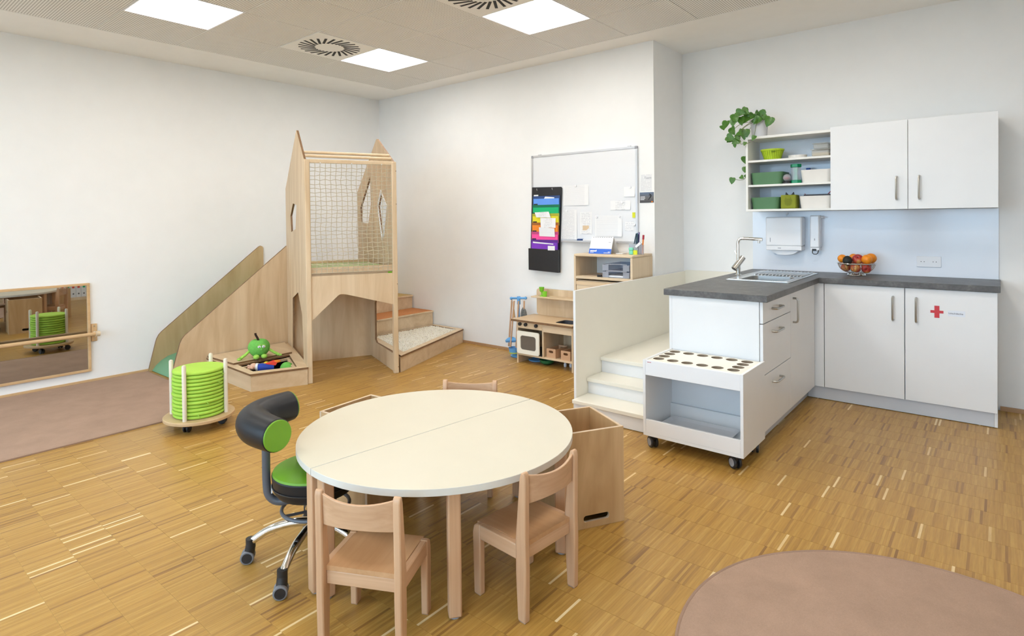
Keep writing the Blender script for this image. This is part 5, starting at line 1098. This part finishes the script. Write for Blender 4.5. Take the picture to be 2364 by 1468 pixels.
# ================================================================== STOOL
sc = Vector((-2.192, 1.356, 0))
t = thing('swivel_stool', 'green and black swivel stool with bolster backrest and chrome star base', 'stool', tuple(sc))
arm_ends = []
for a in (-131.8, -60, 12, 84, 156):
    d = Vector((math.cos(math.radians(a)), math.sin(math.radians(a)), 0)); e = sc+d*.262; arm_ends.append(e)
    MB().tube(smooth_path([sc+d*.02+Z3*.150, sc+d*.10+Z3*.150, sc+d*.19+Z3*.128, sc+d*.255+Z3*.088]), [.018]*6+[.017]*6+[.0155]*6+[.014], 12).build('base_arm', 'chrome', t, smooth=True)
    c_ = MB().cyl(e+Z3*.062, e+Z3*.100, .019, 12).tube([e+Z3*.075, e+d*.004+Z3*.045, e+d*.018+Z3*.03], [.019, .021, .014], 12).build('caster', 'black_plastic', t, smooth=True)
    sdv = Vector((-d.y, d.x, 0)); wc = e+d*.012+Z3*.027
    sw_ = Vector((.80, -.60, 0)) if a < 0 else sdv
    for s_ in (-1, 1):
        MB().cyl(wc+sw_*s_*.006, wc+sw_*s_*.022, .027, 20).build('wheel', 'rubber_grey', c_, smooth=True, bev=.003)
        MB().cyl(wc+sw_*s_*.022, wc+sw_*s_*.0235, .020, 18).build('hub', 'black_plastic', c_)
MB().lathe([(.036, .130), (.036, .175), (.024, .180), (.024, .30)], 20, tuple(sc)).build('column', 'black_plastic', t, smooth=True)
MB().tube([sc+Vector((.135*math.cos(2*PI*k/36), .135*math.sin(2*PI*k/36), .215)) for k in range(36)], .0075, 8, closed=True).build('foot_ring', 'post_grey', t, smooth=True)
for k in range(3):
    a = 2*PI*k/3+.4; MB().cyl(sc+Vector((.03*math.cos(a), .03*math.sin(a), .20)), sc+Vector((.135*math.cos(a), .135*math.sin(a), .215)), .006, 8).build('ring_spoke', 'post_grey', t, smooth=True)
SR, sz_ = .172, .380
MB().lathe([(.10, sz_-.098), (SR-.02, sz_-.092), (SR-.006, sz_-.07), (SR-.003, sz_-.04), (SR, sz_-.014), (SR-.004, sz_-.008)], 48, tuple(sc)).build('seat_band', 'black_leather', t, smooth=True)
st_ = MB().lathe([(SR-.003, sz_-.010), (SR-.006, sz_-.001), (SR-.03, sz_+.008), (SR*.5, sz_+.013), (.001, sz_+.014)], 48, tuple(sc)).build('seat_pad', 'lime_leather', t, smooth=True)
MB().tube([sc+Vector(((SR-.002)*math.cos(2*PI*k/48), (SR-.002)*math.sin(2*PI*k/48), sz_-.055)) for k in range(48)], .0025, 5, closed=True).build('seam', 'black_plastic', t, smooth=True)
ca = math.radians(-118); cd = Vector((math.cos(ca), math.sin(ca), 0)); cs = Vector((-cd.y, cd.x, 0))
MB().add([sc+cd*(SR+.001)-cs*.024+Z3*(sz_-.058), sc+cd*(SR+.001)+cs*.024+Z3*(sz_-.062), sc+cd*(SR+.001)+cs*.024+Z3*(sz_-.074), sc+cd*(SR+.001)-cs*.024+Z3*(sz_-.070), sc+cd*(SR-.004)-cs*.024+Z3*(sz_-.058), sc+cd*(SR-.004)+cs*.024+Z3*(sz_-.062), sc+cd*(SR-.004)+cs*.024+Z3*(sz_-.074), sc+cd*(SR-.004)-cs*.024+Z3*(sz_-.070)], [(0, 1, 2, 3), (0, 3, 2, 1), (0, 4, 5, 1), (1, 5, 6, 2), (2, 6, 7, 3), (3, 7, 4, 0)]).build('care_label', 'white_matte', t)
zb_ = .570
bp = smooth_path([(-2.150, 1.168, zb_), (-2.225, 1.162, zb_), (-2.31, 1.165, zb_), (-2.385, 1.195, zb_), (-2.425, 1.255, zb_+.002), (-2.440, 1.325, zb_+.004), (-2.445, 1.395, zb_+.006)])
n_ = len(bp); rr = [.064+.007*math.sin(PI*k/(n_-1)) for k in range(n_)]
bk = MB().tube(bp, rr, 28).build('backrest', 'black_leather', t, smooth=True, bev=.006)
d0 = (bp[0]-bp[1]).normalized(); d1 = (bp[-1]-bp[-2]).normalized()
MB().cyl(bp[0]-d0*.004, bp[0]+d0*.004, .061, 32).build('end_disc', 'lime_leather', bk, bev=.003, smooth=True); MB().cyl(bp[-1]-d1*.004, bp[-1]+d1*.004, .061, 32).build('end_disc', 'lime_leather', bk, bev=.003, smooth=True)
MB().tube(smooth_path([(-2.315, 1.205, .56), (-2.317, 1.207, .45), (-2.318, 1.208, .33), (-2.312, 1.214, .275), (-2.288, 1.238, .248), (-2.250, 1.278, .252), (-2.205, 1.335, .272)]), .0165, 14).build('back_post', 'post_grey', t, smooth=True)
MB().cyl(sc+Z3*.255, sc+Z3*.285, .05, 20).build('mount', 'black_plastic', t, smooth=True)
# ================================================================== BINDER SHELF (seen in the mirror)
t = thing('binder_shelf', 'low white shelf with binders, seen in the wall mirror', 'shelf', (.90, 2.4, 0))
for nm, a in (('bottom', (.74, XR-.005, 1.75, 3.42, 0, .05)), ('top', (.74, XR-.005, 1.75, 3.42, .86, .88)), ('middle', (.75, XR-.005, 1.77, 3.40, .44, .46)), ('side', (.74, XR-.005, 3.40, 3.42, .05, .86)), ('side', (.74, XR-.005, 1.75, 1.77, .05, .86)), ('back', (XR-.015, XR-.005, 1.77, 3.40, .05, .86))):
    MB().box(*a).build(nm, 'maple', t)
words = ['first', 'second', 'third', 'fourth', 'fifth', 'sixth', 'seventh', 'eighth', 'ninth', 'tenth']
for k in range(10):
    y1_ = 3.385-k*.082; b_ = thing('ring_binder', 'white ring binder on the low shelf in the mirror, %s from the shelf end' % words[k], 'binder', (.90, y1_-.04, .051), 0, 'ring binders seen in the mirror')
    MB().box(.765, 1.05, y1_-.078, y1_, .051, .37).build('cover', 'binder_white', b_, bev=.002, seg=1)
    MB().cyl((.766, y1_-.039, .115), (.764, y1_-.039, .115), .013, 12).build('finger_hole', 'gap_dark', b_)
    MB().box(.7635, .765, y1_-.058, y1_-.02, .22, .27).build('spine_label', ('plush_red', 'green_', 'file_green')[0] if k % 3 else 'file_green', b_)
